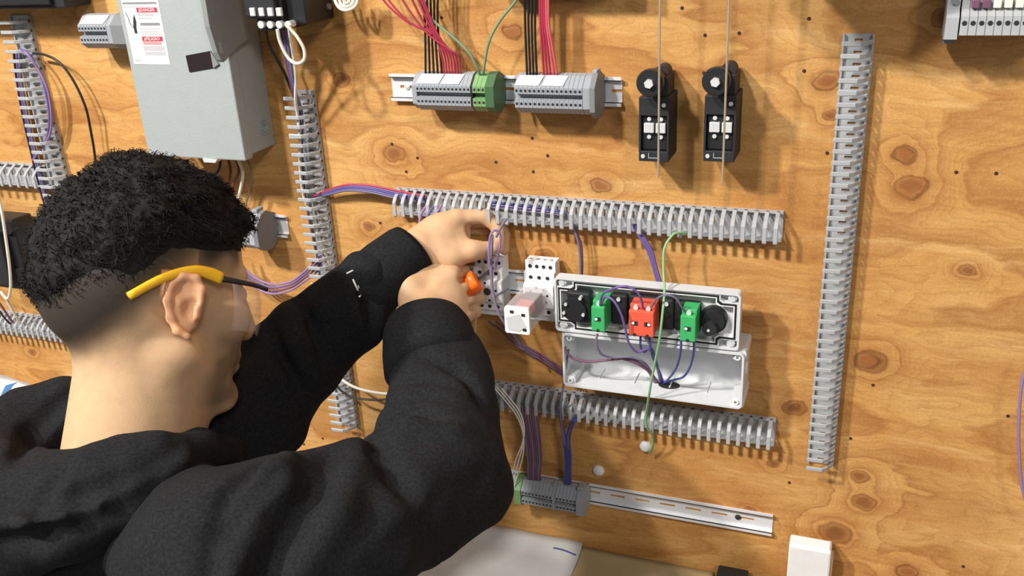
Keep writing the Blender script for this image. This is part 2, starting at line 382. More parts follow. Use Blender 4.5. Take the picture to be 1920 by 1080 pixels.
# top rail, left bank
xa = at(779, 165, .044).x
e = bank(xa, 14, .00525, zt, GREYB, 'grey terminal block slice of the left bank on the top rail', 'left bank on top rail')
end_plate(xa-.0065, .006, zt, GREYB, 'grey end clamp left of the first bank on top rail', kk=.94)
strip(xa+.001, xa+.031, zt, label='wide white marker strip on the left top bank'); strip(xa+.034, xa+.058, zt, label='narrower white marker strip on the left top bank')
end_plate(e+.0002, .0022, zt, BLACK, 'thin black partition between grey and green blocks on top rail', kk=1.0)
e2 = bank(e+.0026, 3, .0056, zt, GREENB, 'pale green ground terminal block on the top rail', 'green blocks on top rail')
end_plate(e2, .011, zt, mat('terminal_green_dark', (.055, .13, .05), .5), 'dark green end block right of the ground terminals on top rail', kk=1.03)
# top rail, right bank
xb = at(964, 165, .044).x
e = bank(xb, 15, .0056, zt, GREYB, 'grey terminal block slice of the right bank on the top rail', 'right bank on top rail')
strip(xb, xb+.030, zt, label='wide white marker strip on the right top bank'); strip(xb+.034, xb+.060, zt, label='narrower white marker strip on the right top bank')
end_plate(e+.0002, .010, zt, GREYB, 'light grey end clamp closing the right top bank', kk=1.0)
end_plate(e+.0105, .006, zt, mat('clamp_grey', (.20, .205, .21), .5), 'tall grey end clamp with a square tab on the top rail', kk=1.15, tall=.006)
# lower rail bank
xg = at(966, 920, .040).x
end_plate(xg-.0015, .010, z2, GREENB, 'green ground block at the left of the low bank', k=.92)
xs0 = xg+.009
e = bank(xs0, 9, .0052, z2, GREYB, 'grey terminal block slice of the left half of the low bank', 'left half of low bank', .92)
end_plate(e+.0003, .004, z2, GREYB, 'grey divider in the middle of the low bank', k=.92, kk=1.03, tall=.003)
e = bank(e+.0048, 6, .0052, z2, GREYB, 'grey terminal block slice of the right half of the low bank', 'right half of low bank', .92)
end_plate(e+.0003, .010, z2, GREYB, 'grey end clamp with square tab on the low rail', k=.92, kk=1.08, tall=.004)
# upper left bank behind the disconnect
xu = at(147, 57, .044).x; zu = at(190, 60, .030).z
e = bank(xu, 9, .0055, zu, GREYB, 'grey terminal block slice left of the disconnect box', 'bank left of disconnect box')
strip(xu+.004, xu+.045, zu, label='white marker strip on the bank left of the disconnect box')
end_plate(e+.0003, .008, zu, GREYB, 'light grey end clamp beside the disconnect box', kk=1.0); end_plate(e+.009, .03, zu, GREYD, 'dark grey hatched end block half hidden by the disconnect box', kk=1.04)
rail('rail stub behind the upper left terminal bank', xu-.004, e+.05, zu)
# bank in front of the forehead
zf = at(488, 432, .03).z; xf = at(464, 430, .048).x
e = bank(xf-.020, 4, .0055, zf, GREYB, 'grey terminal block slice just ahead of the fringe', 'bank ahead of the fringe', 1.15)
end_plate(e+.0003, .010, zf, mat('clamp_pale', (.42, .43, .46), .45), 'pale grey end clamp just ahead of the fringe', k=1.15, kk=1.0, tall=.005)
end_plate(e+.0106, .007, zf, GREYD, 'dark hatched end plate just ahead of the fringe', k=1.15, kk=1.06)
rail('rail stub holding the terminal bank ahead of the fringe', xf-.05, e+.034, zf)
# top right, larger blocks
zq = at(1830, 8, .045).z; xq = at(1785, 30, .05).x
PROFQ = [(.006, -.028), (.006, .028), (.040, .030), (.055, .022), (.055, .012), (.046, .010), (.046, -.004), (.055, -.010), (.055, -.028), (.030, -.031)]
def bigblock(x0, wd_, m, grow=0.):
    return MB().prism([Vector((0, -h, z*(1+grow))) for h, z in PROFQ], (wd_, 0, 0)).mesh('terminal_block', m, (0, 0, 0))
bq = bigblock(0, .0070, mat('terminal_pale', (.43, .44, .45), .45)); pq = port_mesh(.0024)
for i in range(9):
    o = inst('terminal_block', bq, (xq+.008+i*.0075, 0, zq)); tag(o, nth('large pale grey terminal block cut by the top right edge'), 'terminal block', 'bank at the top right corner')
    inst('wire_port', pq, (xq+.0116+i*.0075, -.055, zq-.0165), o)
be = bigblock(0, .0115, mat('terminal_pale2', (.40, .41, .42), .45), .14)
for x, l in ((xq-.005, 'pale end clamp left of the top right bank'), (xq+.0762, 'pale end clamp right of the top right bank')):
    o = inst('end_clamp', be, (x, 0, zq)); tag(o, l, 'end clamp', 'end clamps')
    MB().cyl((x+.006, -.0458, zq+.004), (x+.006, -.049, zq+.004), .0035, n=12).build('clamp_screw', GREYD, o)
    MB().box((x+.0005, -.010, zq-.0315), (x+.011, -.030, zq-.040), .001).build('clamp_foot', GREYD, o)
b = MB(); b.box((xq-.004, -.0474, zq+.002), (xq+.084, -.0466, zq+.006)); 
for i, c in enumerate(['plum', 'plum', 'white', 'white', 'white']):
    x = xq+.016+i*.0095
    tag(MB().box((x, -.0462, zq-.003), (x+.007, -.052, zq+.005), .0008).build('jumper', WIRE[c]), ['plum jumper plug at the left of the top right bank', 'plum jumper plug second in the top right bank', 'white jumper plug third in the top right bank', 'white jumper plug fourth in the top right bank', 'white jumper plug fifth in the top right bank'][i], 'jumper plug', 'jumpers in the top right bank')
rail('bright rail leaving the top right corner', xq, xq+.20, zq)

# ------------------------------------------------------------------ wires
def wire(label, color, pts, r=.0013, group=None, name='wire', cat='wire'):
    if group: label = nth(label, {'sagging violet wires by the glasses': 'top', 'white loops at top edge': 'outside', 'plum wires in the box bundle': 'top'}.get(group, 'left'))
    o = MB().tube([at(*p) for p in pts], r).build(name, WIRE[color]); return tag(o, label, cat, group)
for i in range(5):
    x = 798+i*7.5
    wire('black wire dropping straight into the left bank on the top rail', 'black', [(791+i*8, -60, .03), (793+i*7, -10, .03), (797+i*6, 50, .032), (x, 132, .03), (x, 142, .028)], .0014, 'black wires above left top bank')
for i in range(7):
    x = 832+i*5.2; s = [705, 715, 760, 772, 778, 782, 742][i]
    wire('red wire fanning down into the left bank on the top rail', 'red', [(s-20, -70, .045), (s+10, -5, .045), (s+(x-s)*.45, 40+i*3, .042), (x-22, 62+i*5, .038), (x-4, 105, .034), (x, 134, .03), (x, 142, .028)], .0013, 'red wires above left top bank')
wire('green wire slanting from upper left into the green blocks', 'green', [(770, -40, .04), (785, 0, .04), (812, 38, .04), (850, 70, .04), (880, 100, .04), (897, 132, .036), (899, 140, .03)], .0016)
wire('green wire slanting from upper right into the green blocks', 'green', [(985, -40, .04), (968, 0, .04), (938, 38, .04), (918, 75, .04), (910, 110, .038), (907, 132, .036), (906, 140, .03)], .0016)
for i in range(4):
    x = 988+i*6
    wire('black wire dropping straight into the right bank on the top rail', 'black', [(983+i*7, -60, .03), (984+i*6.5, 0, .03), (985+i*6, 60, .03), (x, 132, .03), (x, 142, .028)], .0015, 'black wires above right top bank')
for i in range(5):
    x = 1019+i*6
    wire('pale red wire dropping into the right bank on the top rail', 'pink' if i > 2 else 'red', [(1010+i*4, -60, .034), (1012+i*4, 0, .034), (1013+i*4, 45, .034), (1016+i*5, 90, .033), (x, 130, .03), (x, 142, .028)], .0015, 'red wires above right top bank')
# by the contactor
wire('white loop wire hanging from the black contactor', 'white', [(520, 55, .085), (525, 78, .083), (540, 108, .08), (556, 119, .08), (570, 112, .08), (570, 92, .08), (558, 70, .082), (546, 56, .084), (541, 48, .085)], .0022)
wire('long white wire running down into the duct by the disconnect box', 'white', [(541, 46, .085), (546, 80, .07), (553, 120, .055), (555, 150, .045), (554, 185, .036), (558, 215, .024), (562, 260, .018), (563, 320, .016), (570, 370, .016), (584, 402, .016), (596, 440, .018), (608, 470, .016), (620, 500, .012)], .0021)
wire('dark wire running down behind the white loop into the duct', 'black', [(497, 50, .06), (505, 85, .05), (530, 130, .04), (545, 165, .03), (556, 195, .02), (562, 240, .015)], .002)
for i, c in enumerate(['plum', 'violet', 'slate']):
    wire(['plum wire behind the white loop wire', 'violet wire behind the white loop wire', 'slate wire behind the white loop wire'][i], c, [(524+i*6, 50, .06), (532+i*5, 95, .05), (542+i*3, 140, .04), (549+i*3, 175, .03), (560+i*3, 215, .015), (566, 300, .012), (574, 380, .012), (592, 470, .012)], .0019)
for i in range(3):
    wire('white wire looped at the top edge right of the contactor', 'white', [(622+i*9, -25, .03+.006*i), (630+i*8, 5, .035), (640+i*3, 17-i*6, .04), (655-i*2, 18-i*6, .04), (668-i*7, 8-i*3, .035), (674-i*7, -20, .03)], .0021, 'white loops at top edge')
# under the disconnect
wire('brown wire leaving the bottom of the disconnect box', 'brown', [(428, 298, .03), (432, 322, .03), (426, 352, .03), (418, 380, .03)], .002)
wire('red-brown wire leaving the bottom of the disconnect box', 'brown', [(442, 298, .03), (448, 320, .03), (438, 345, .03), (424, 372, .03)], .002)
wire('white wire leaving the bottom of the disconnect box', 'white', [(444, 294, .035), (455, 322, .035), (452, 350, .033), (442, 390, .03), (440, 400, .03), (462, 408, .032)], .0023)
wire('thin olive wire bending down right of the white one', 'olive', [(458, 292, .02), (472, 320, .02), (468, 355, .022), (458, 395, .025), (460, 408, .03)], .0015)
wire('dark brown wire leaving the disconnect box toward the fringe', 'black', [(414, 296, .03), (410, 318, .03), (395, 340, .03), (380, 360, .03)], .002)
# far left
wire('black wire arching from the far left duct down to the hair', 'black', [(62, 100, .016), (85, 103, .018), (112, 118, .02), (138, 152, .02), (160, 200, .02), (170, 245, .018), (178, 295, .016), (182, 360, .015)], .0019)
for i, c in enumerate(['violet', 'lilac']):
    wire(['violet wire bowing beside the far left duct', 'lilac wire bowing beside the far left duct'][i], c, [(38, 92, .022), (52, 100+i*3, .024), (70, 128, .025), (84+i*4, 165, .024), (92+i*4, 210, .022), (90+i*4, 250, .02), (78, 278, .018), (62, 300, .014)], .0019)
for i, c in enumerate(['slate', 'violet', 'black']):
    wire(['slate wire inside the far left duct', 'violet wire inside the far left duct', 'black wire inside the far left duct'][i], c, [(36-i*5, 95, .010), (40-i*4, 150, .010), (52-i*4, 220, .010), (68-i*4, 290, .010), (80-i*4, 340, .010), (95, 420, .01)], .0022)
wire('white wire falling past the black contactor at far left', 'white', [(-12, 340, .07), (2, 390, .075), (10, 440, .075), (18, 500, .072), (20, 540, .065), (14, 560, .06), (2, 548, .055), (12, 562, .05), (28, 590, .04), (38, 606, .03)], .0024)
wire('thin dark wire entering the low far left duct', 'plum', [(-20, 545, .04), (0, 570, .036), (12, 588, .032), (24, 605, .026)], .0019)
wire('black wire crossing the low far left duct', 'black', [(-20, 560, .04), (-2, 582, .036), (10, 598, .03), (20, 608, .026)], .0016)
# loop behind the glasses
for i, c in enumerate(['lilac', 'violet', 'plum', 'lilac']):
    y = i*6
    wire('violet wire sagging from the forehead to the upright duct', c, [(440, 470+y*.3, .03), (452, 495+y, .03), (478, 520+y, .03), (510, 533+y, .03), (545, 528+y*.9, .03), (570, 510+y, .028), (590, 490+y*1.3, .02), (604, 478+y, .014)], .0016, 'sagging violet wires by the glasses')
for i, c in enumerate(['red', 'violet', 'blue', 'violet', 'slate']):
    wire(['red wire crossing from the upright duct to the middle duct', 'violet wire crossing between the two ducts', 'blue wire crossing between the two ducts', 'lower violet wire crossing between the two ducts', 'slate wire crossing between the two ducts'][i], c, [(585, 370, .012), (615, 357+i*2, .014), (650, 347+i*2.6, .018), (695, 348+i*3.2, .018), (745, 358+i*3.5, .016), (800, 368+i*3, .012)], .0017)
# lying in the middle duct
for i, c in enumerate(['blue', 'violet', 'slate']):
    wire(['blue wire lying in the middle duct', 'violet wire lying in the middle duct', 'slate wire lying in the middle duct'][i], c, [(915, 378+i*5, .005), (960, 383+i*5, .007), (1010, 389+i*5, .007), (1060, 398+i*3, .009)], .0017)
# lilac wires from the middle duct to the left hand
for i, c in enumerate(['lilac', 'violet', 'lilac']):
    wire('lilac wire between the middle duct and the left wrist', c, [(800+i*14, 385, .022), (789+i*14, 402, .032), (785+i*9, 428, .045), (778+i*6, 455, .055)], .0016, 'lilac wires at the left wrist')
wire('plum wire dropping from the middle duct behind the plastic box', 'slate', [(1064, 398, .018), (1070, 418, .022), (1082, 445, .02), (1088, 480, .018), (1089, 530, .015)], .0019)
wire('thin plum wire beside it dropping behind the plastic box', 'plum', [(1068, 400, .016), (1076, 425, .016), (1089, 455, .012), (1092, 490, .012), (1091, 530, .012)], .0012)
for i in range(3):
    wire('violet wire dropping from the middle duct to the box lid', 'violet', [(1186+i*4, 420, .018), (1198+i*4, 442, .022), (1214+i*4, 470, .022), (1226+i*3, 505, .022), (1234+i*3, 535, .024)], .0017, 'violet wires above the box lid')
wire('pale green wire hanging from the middle duct over the box to the lower duct', 'lime', [(1290, 438, .02), (1272, 437, .032), (1262, 440, .036), (1246, 465, .045), (1244, 505, .055), (1246, 545, .068), (1242, 590, .082), (1236, 640, .085), (1226, 690, .078), (1218, 735, .07), (1212, 775, .045), (1213, 800, .036), (1222, 815, .028), (1224, 832, .02), (1218, 850, .012)], .0016)
# lower bundles
for i in range(8):
    wire('plum wire of the bundle above the low terminal bank', 'plum' if i % 3 else 'slate', [(975+i*4.6, 762, .02), (977+i*4.5, 785, .028), (985+i*3.9, 820, .030), (990+i*3.6, 860, .03), (990+i*3.2, 885, .03), (991+i*3.2, 900, .026)], .0015, 'plum bundle above low bank')
for i in range(4):
    wire('blue wire of the bundle above the low terminal bank', 'blue', [([1052, 1052, 1083, 1087][i], [745, 748, 784, 782][i], .022), ([1050, 1053, 1073, 1077][i], 785+i*2, .03), ([1056, 1060, 1063, 1068][i], 820, .032), (1060+i*3.4, 860, .032), (1060+i*3.2, 890, .03), (1060+i*3.2, 908, .026)], .0015, 'blue bundle above low bank')
wire('dark slate wire falling from the box past the lower duct', 'slate', [(1066, 655, .045), (1061, 690, .05), (1055, 730, .045), (1051, 770, .038), (1053, 800, .034), (1060, 835, .032)], .0015)
for i in range(3):
    wire('white wire running down to the low terminal bank beside the elbow', 'white', [(922+i*9, 722+i*3, .034), (942+i*8, 745+i*2, .034), (966+i*5, 775, .034), (979+i*2, 805, .034), (982-i*2, 835, .034), (978-i*6, 865, .034), (966-i*4, 905, .040), (958, 940, .042)], .0010, 'white wires at the low bank')
wire('white wire looping from the upright duct to the right sleeve', 'white', [(622, 695, .02), (636, 708, .03), (665, 726, .035), (710, 737, .035), (760, 739, .03), (800, 735, .02)], .0023)
wire('black wire sagging under the white loop by the right sleeve', 'black', [(622, 698, .02), (630, 722, .026), (655, 742, .028), (700, 750, .028), (760, 744, .025), (800, 735, .02)], .0017)
wire('violet wire hanging at the right edge of the photo', 'lilac', [(1940, 660, .03), (1918, 710, .03), (1911, 780, .03), (1911, 850, .03), (1918, 920, .03), (1940, 980, .03)], .0018)
# at the relay
wire('slate wire from the left hand curving down in front of the relay', 'slate', [(923, 440, .055), (922, 470, .06), (921, 505, .065), (924, 545, .07), (932, 580, .075), (948, 608, .075), (968, 632, .06), (985, 655, .045), (1002, 672, .03)], .0019)
wire('slate wire branching right toward the relay base', 'slate', [(926, 556, .06), (938, 550, .055), (952, 541, .04)], .0016)
wire('pale slate wire rising from the left fingertips to the duct', 'slate', [(930, 445, .055), (940, 425, .045), (950, 410, .035)], .0018)
wire('lilac wire held between left thumb and finger', 'lilac', [(921, 520, .06), (917, 480, .068), (919, 445, .066), (927, 432, .062), (938, 440, .058), (936, 470, .058), (928, 505, .055)], .0016)
wire('thin beige wire falling below the right fist', 'beige', [(893, 590, .03), (891, 615, .03), (888, 650, .025), (884, 690, .02)], .0016)
for i in range(3):
    wire('plum wire running from under the relay to the lower duct', 'plum', [(915+i*14, 602, .02), (940+i*10, 620, .02), (965+i*8, 645, .016), (1010+i*8, 672, .014), (1050+i*6, 700, .012), (1075+i*5, 725, .01)], .0016, 'plum wires below the relay')

# ------------------------------------------------------------------ limit switches
def limit_switch(px, py, label, gx):
    o = at(px, py, .05)          # upper left front corner of the body
    x0, z1 = o.x, o.z; wd_, hg, dp = .0345, .074, .048
    root = empty('limit_switch', (x0+wd_/2, 0, z1-hg/2), label, 'limit switch', 'black limit switches with long rods')
    b = MB(); b.box((x0, 0, z1), (x0+wd_, -dp+.008, z1-hg), .0012)
    # open front with rim: top plate, bottom plate and side walls
    b.box((x0, -dp+.008, z1), (x0+wd_, -dp, z1-.021), .0008); b.box((x0, -dp+.008, z1-hg+.012), (x0+wd_, -dp, z1-hg), .0008)
    b.box((x0, -dp+.008, z1-.02), (x0+.0022, -dp, z1-hg+.011)); b.box((x0+wd_-.0022, -dp+.008, z1-.02), (x0+wd_, -dp, z1-hg+.011))
    b.build('body', BLACK2, root)
    b = MB(); b.box((x0+.003, -dp+.009, z1-.022), (x0+wd_-.003, -dp+.0045, z1-hg+.013), .0008); b.build('contact_carrier', BLACK, root)
    for sx in (-1, 1):
        cx = x0+wd_/2+.001+sx*.0068
        MB().box((cx-.0056, -dp+.005, z1-.0295), (cx+.0056, -dp-.0005, z1-.0405), .0006).build('silver_plate', SCREWM, root)
        for dz in (-.025, -.0455):
            MB().cyl((cx, -dp+.005, z1+dz), (cx, -dp+.0018, z1+dz), .0024, n=12).build('terminal_screw', SCREWM, root)
    for cx, dz in ((x0+wd_-.006, -.0085), (x0+.005, -hg+.006)):
        MB().cyl((cx, -dp, z1+dz), (cx, -dp-.0012, z1+dz), .0026, .0022, n=12).build('mounting_screw', SCREWM, root)
    MB().cyl((x0+.006, -dp+.0005, z1-.008), (x0+.006, -dp-.0002, z1-.008), .0026, n=12).build('mounting_hole', DARKHOLE, root)
    MB().cyl((x0+wd_-.005, -dp+.0005, z1-hg+.007), (x0+wd_-.005, -dp-.0002, z1-hg+.007), .0026, n=12).build('mounting_hole', DARKHOLE, root)
    b = MB(); zz = z1-hg+.007; xx = x0+wd_/2
    b.box((xx-.006, -dp, zz+.003), (xx-.005, -dp-.0008, zz-.002)); b.box((xx+.005, -dp, zz+.003), (xx+.006, -dp-.0008, zz-.002)); b.box((xx-.006, -dp, zz-.002), (xx+.006, -dp-.0008, zz-.003))
    b.build('bracket_mark', GREYB, root)
    # head, pivot and lever hub
    MB().box((x0+.006, -.004, z1-.001), (x0+wd_-.003, -dp+.008, z1+.022), .0012).build('switch_head', BLACK2, root)
    MB().cyl((x0+wd_-.013, -.010, z1+.024), (x0+wd_-.013, -.034, z1+.024), .0085, n=20).build('head_boss', BLACK2, root)
    hub = at(px+22, py-28, .066); hx, hz = hub.x, hub.z
    h = MB().cyl((hx, -dp+.010, hz), (hx, -.062, hz), .0115, n=22).cyl((hx, -.062, hz), (hx, -.0685, hz), .0150, n=26).cyl((hx, -.0685, hz), (hx, -.070, hz), .0150, .0138, n=26).build('lever_hub', BLACK, root)
    MB().cyl((hx, -.070, hz), (hx, -.0745, hz), .0052, n=6, smooth=False).build('hub_bolt', SCREWM, h)
    rx = hx+.0112
    MB().cyl((rx, -.0715, hz+.22), (rx, -.0715, hz-.107+gx), .0012, n=10).cyl((rx, -.0715, hz-.107+gx), (rx, -.0715, hz-.110+gx), .0012, .0006, n=10).build('actuator_rod', mat('rod_steel_reflection', (.80, .66, .48), .3, .7), root)  # orange-ish reflection on the steel is put into its base colour
limit_switch(1197, 183, 'left one of the two black limit switches with a long upright rod', .004)
limit_switch(1321, 180, 'right one of the two black limit switches with a long upright rod', -.004)

# ------------------------------------------------------------------ disconnect box
def disconnect():
    X1 = -.776; X0 = -.938; Z0 = 1.5425; Z1 = 1.80; H = .076
    root = empty('disconnect_switch', ((X0+X1)/2, 0, Z0), 'big light grey steel disconnect box with a warning label', 'switch box')
    b = MB(); b.box((X0+.003, 0, Z0+.004), (X1-.003, -.060, Z1-.004), .0015); bx = b.build('box_body', BOXGREY, root)
    b = MB(); b.box((X0, -.058, Z0), (X1, -H, Z1), .002); cv = b.build('box_cover', BOXGREY, root)
    # knock-out rings on the right side
    k = MB()
    for r0, r1 in ((.0105, .0095), (.006, .005)):
        n = 24; vs = []; fs = []
        for r_, hh in ((r0, 0), ((r0+r1)/2, .0022), (r1, 0)):
            vs += [(X1-.003+hh, -.022+r_*math.cos(2*math.pi*i/n), Z0+.033+r_*math.sin(2*math.pi*i/n)) for i in range(n)]
        for q in range(2): fs += [(q*n+i, q*n+(i+1) % n, (q+1)*n+(i+1) % n, (q+1)*n+i) for i in range(n)]
        k.add(vs, fs, True)
    k.build('knockout', BOXGREY, bx)
    # handle boss on the right side
    pts = [(-.112, 1.80), (-.1125, 1.722), (-.106, 1.690), (-.1015, 1.680), (-.097, 1.6765), (-.090, 1.679), (-.082, 1.684), (-.060, 1.6925), (-.034, 1.698), (-.012, 1.706), (-.004, 1.722), (-.004, 1.80)]
    hb = MB().prism([Vector((X1+.001, y, z)) for y, z in pts], (.007, 0, 0)).build('handle_plate', BOXGREY2, root)
    s = MB(); s.prism([Vector((X1+.008, -.099+.0022*math.cos(a)-.0006, 1.692+.0022*math.sin(a)+(.007 if math.sin(a) > 0 else -.003))) for a in [2*math.pi*i/12 for i in range(12)]], (.0012, 0, 0)); s.build('padlock_slot', BOXGREY, hb)
    # dark latch opening on the front
    a = at(350, 104, H); c = at(398, 132, H); 
    MB().prism([at(349, 104, H), at(396, 95, H), at(402, 127, H), at(356, 135, H)], (0, -.0012, 0)).build('latch_opening', mat('latch_dark', (.02, .012, .012), .4), cv)
    MB().prism([at(396, 95, H), at(412, 120, H), at(402, 127, H)], (0, -.0025, 0)).build('latch_tongue', BOXGREY2, cv)
    MB().prism([at(390, 293, H-.01), at(416, 296, H-.01), at(414, 301, H-.01), at(393, 300, H-.01)], (0, -.012, 0)).build('bottom_tab', SCREWM, cv)
    # warning label (in place on the cover)
    q = [at(234, -8, H), at(298, -8, H), at(320, 124, H), at(252, 120, H)]
    x0, z0, x1, z1 = q[3].x, q[3].z, q[2].x, q[0].z
    lb = MB().box((x0, -H+.0002, z0), (x1, -H-.0004, 1.775)).build('warning_label', mat('label_white', (.82, .82, .81), .5), cv)
    Wd = x1-x0; y = -H-.0004
    redm = mat('label_red', (.50, .05, .07), .5); inkm = mat('label_ink', (.25, .24, .25), .6); ink2 = mat('label_ink_pale', (.50, .48, .49), .6)
    def bar(u0, u1, za, zb, m, nm='print_line'): return MB().box((x0+u0*Wd, y+.0001, z0+za), (x0+u1*Wd, y-.00025, z0+zb)).build(nm, m, lb)
    # keep it within three levels: everything printed hangs on the cover
    def put(o): o.parent = cv; o.location = WLOC[o.name]-WLOC[cv.name]; return o
    put(bar(.37, .93, .0665, .0725, redm, 'red_bar')); put(bar(.37, .93, .0300, .0360, redm, 'red_bar')); put(bar(.37, .88, .0255, .0296, mat('label_pink', (.62, .30, .32), .6), 'pink_bar'))
    for t, zc in (('DANGER', .0695), ('PELIGRO', .033)):
        vs, fs = text_mesh(t, .0058); m = MB(); m.add([Vector((x0+.67*Wd+v.x, y-.0005, z0+zc+v.y)) for v in vs], fs); put(m.build('warning_word', TAG, lb))
        tri = [(x0+.43*Wd, z0+zc-.002), (x0+.47*Wd, z0+zc-.002), (x0+.45*Wd, z0+zc+.0022)]
        put(MB().prism([Vector((a, y, b_)) for a, b_ in tri], (0, -.0005, 0)).build('warning_triangle', TAG, lb))
    for u0, u1, za, zb, m in [(.36, .80, .0620, .0655, ink2), (.36, .74, .0585, .0605, ink2), (.40, .93, .0500, .0535, inkm), (.36, .90, .0450, .0465, ink2), (.36, .86, .0415, .043, ink2), (.36, .92, .0385, .0398, ink2), (.36, .93, .0180, .0240, ink2), (.38, .93, .0120, .0165, ink2),
                              (.02, .95, .0770, .0795, inkm), (.02, .55, .0735, .0748, ink2), (.02, .78, .0855, .0875, inkm), (.02, .62, .0905, .0922, inkm), (.02, .55, .0955, .0972, inkm), (.02, .18, .1045, .1065, inkm), (.02, .95, .1105, .1130, inkm), (.02, .9, .118, .120, inkm), (.04, .22, .0045, .0062, ink2)]:
        put(bar(u0, u1, za, zb, m))
    # small hand-and-spark pictogram
    pic = [(.20, .040), (.27, .040), (.27, .047), (.30, .055), (.28, .064), (.24, .060), (.19, .048)]
    put(MB().prism([Vector((x0+u*Wd, y, z0+z)) for u, z in pic], (0, -.0003, 0)).build('pictogram', mat('ink_black', (.03, .03, .03), .6), lb))
    put(MB().tube([Vector((x0+u*Wd, y-.0003, z0+z)) for u, z in [(.05, .067), (.10, .060), (.12, .053), (.17, .049), (.20, .048)]], .0004, 5).build('pictogram_spark', mat('ink_black', (.03, .03, .03), .6), lb))
disconnect()

# ------------------------------------------------------------------ contactors
def contactor():
    xr = at(625, 15, 0).x; xl_ = at(462, 15, .08).x; z0 = at(625, 30).z-.002
    root = empty('contactor', ((xl_+xr)/2, 0, z0), 'black contactor with silver screws at the top beside the disconnect box', 'contactor')
    b = MB(); b.box((xl_+.012, 0, z0), (xr, -.066, 1.82), .002); b.build('housing', BLACK, root)
    MB().box((xl_, -.058, at(500, 35, .086).z), (xr-.03, -.086, 1.82), .004).build('front_block', BLACK2, root)
    MB().box((xl_+.010, -.02, at(510, 58, .078).z), (xr-.026, -.076, 1.80), .0015).build('terminal_shelf', BLACK, root)
    for i in range(4):
        p = at(474+i*16.5, 24, .087); MB().box((p.x-.0038, -.084, p.z-.004), (p.x+.0038, -.0885, p.z+.006), .001).build('silver_terminal', SCREWM, root)
        p = at(490+i*17, 46, .080); MB().cyl((p.x, -.070, p.z), (p.x, -.0815, p.z), .0046, n=12).build('terminal_screw', SCREWM, root)
    p = at(615, 12, .012); MB().cyl((xr, p.y, p.z), (xr+.003, p.y, p.z), .004, n=12).build('side_screw', GREYD, root)
contactor()
p = at(60, 14, .05)
root = empty('black_module', (p.x, 0, p.z+.03), 'black device cut by the top left corner above the far left duct', 'device')
MB().box((-1.40, 0, p.z-.002), (at(120, 5, .05).x, -.05, 1.84), .003).build('housing', BLACK2, root); MB().box((-1.38, -.05, p.z+.004), (at(105, 5, .05).x-.004, -.058, 1.84), .002).build('front_plate', BLACK, root)
def left_contactor():
    c = at(15, 470, .04); x1 = at(42, 470, .045).x; zt_ = at(20, 412, .045).z; zb = at(20, 540, .045).z
    root = empty('contactor', (x1-.04, 0, zb), 'black contactor at the left edge behind the hair', 'contactor')
    MB().box((x1-.085, -.006, zb), (x1-.004, -.048, zt_), .004).build('housing', BLACK, root)
    MB().box((x1-.08, -.045, zb+.012), (x1-.02, -.066, zt_-.016), .005).build('front_block', BLACK2, root)
    for i, z in enumerate((zt_-.012, zb+.03)): MB().cyl((x1-.012, -.040, z), (x1-.012, -.053, z), .011, n=16).build('rounded_shoulder', BLACK, root)
    rail('rail stub with bright clip beside the left edge contactor', x1-.09, x1+.07, (zt_+zb)/2+.020)
    o = MB().box((x1+.001, -.006, zb+.002), (x1+.03, -.024, zb+.018), .002).box((x1-.006, -.02, zb-.003), (x1+.026, -.028, zb+.004), .001).build('clip', WHITEP); tag(o, 'white plastic clip beneath the left edge contactor', 'clip')
left_contactor()
# devices above the photo's upper edge that throw the shade seen there
root = empty('junction_box', (-.075, 0, 1.86), 'round dark box fixed just above the upper right duct', 'junction box')
MB().cyl((-.075, 0, 1.862), (-.075, -.12, 1.862), .082, n=32).build('box_body', BLACK2, root); MB().cyl((-.075, -.12, 1.862), (-.075, -.127, 1.862), .086, n=32).build('box_lid', BLACK, root)
root = empty('relay_module', (-.36, 0, 1.80), 'dark module fixed just above the right top terminal bank', 'device')
MB().box((-.43, 0, 1.762), (-.27, -.05, 1.85), .003).build('housing', BLACK2, root); MB().box((-.42, -.05, 1.775), (-.28, -.058, 1.84), .003).build('front_plate', BLACK, root)

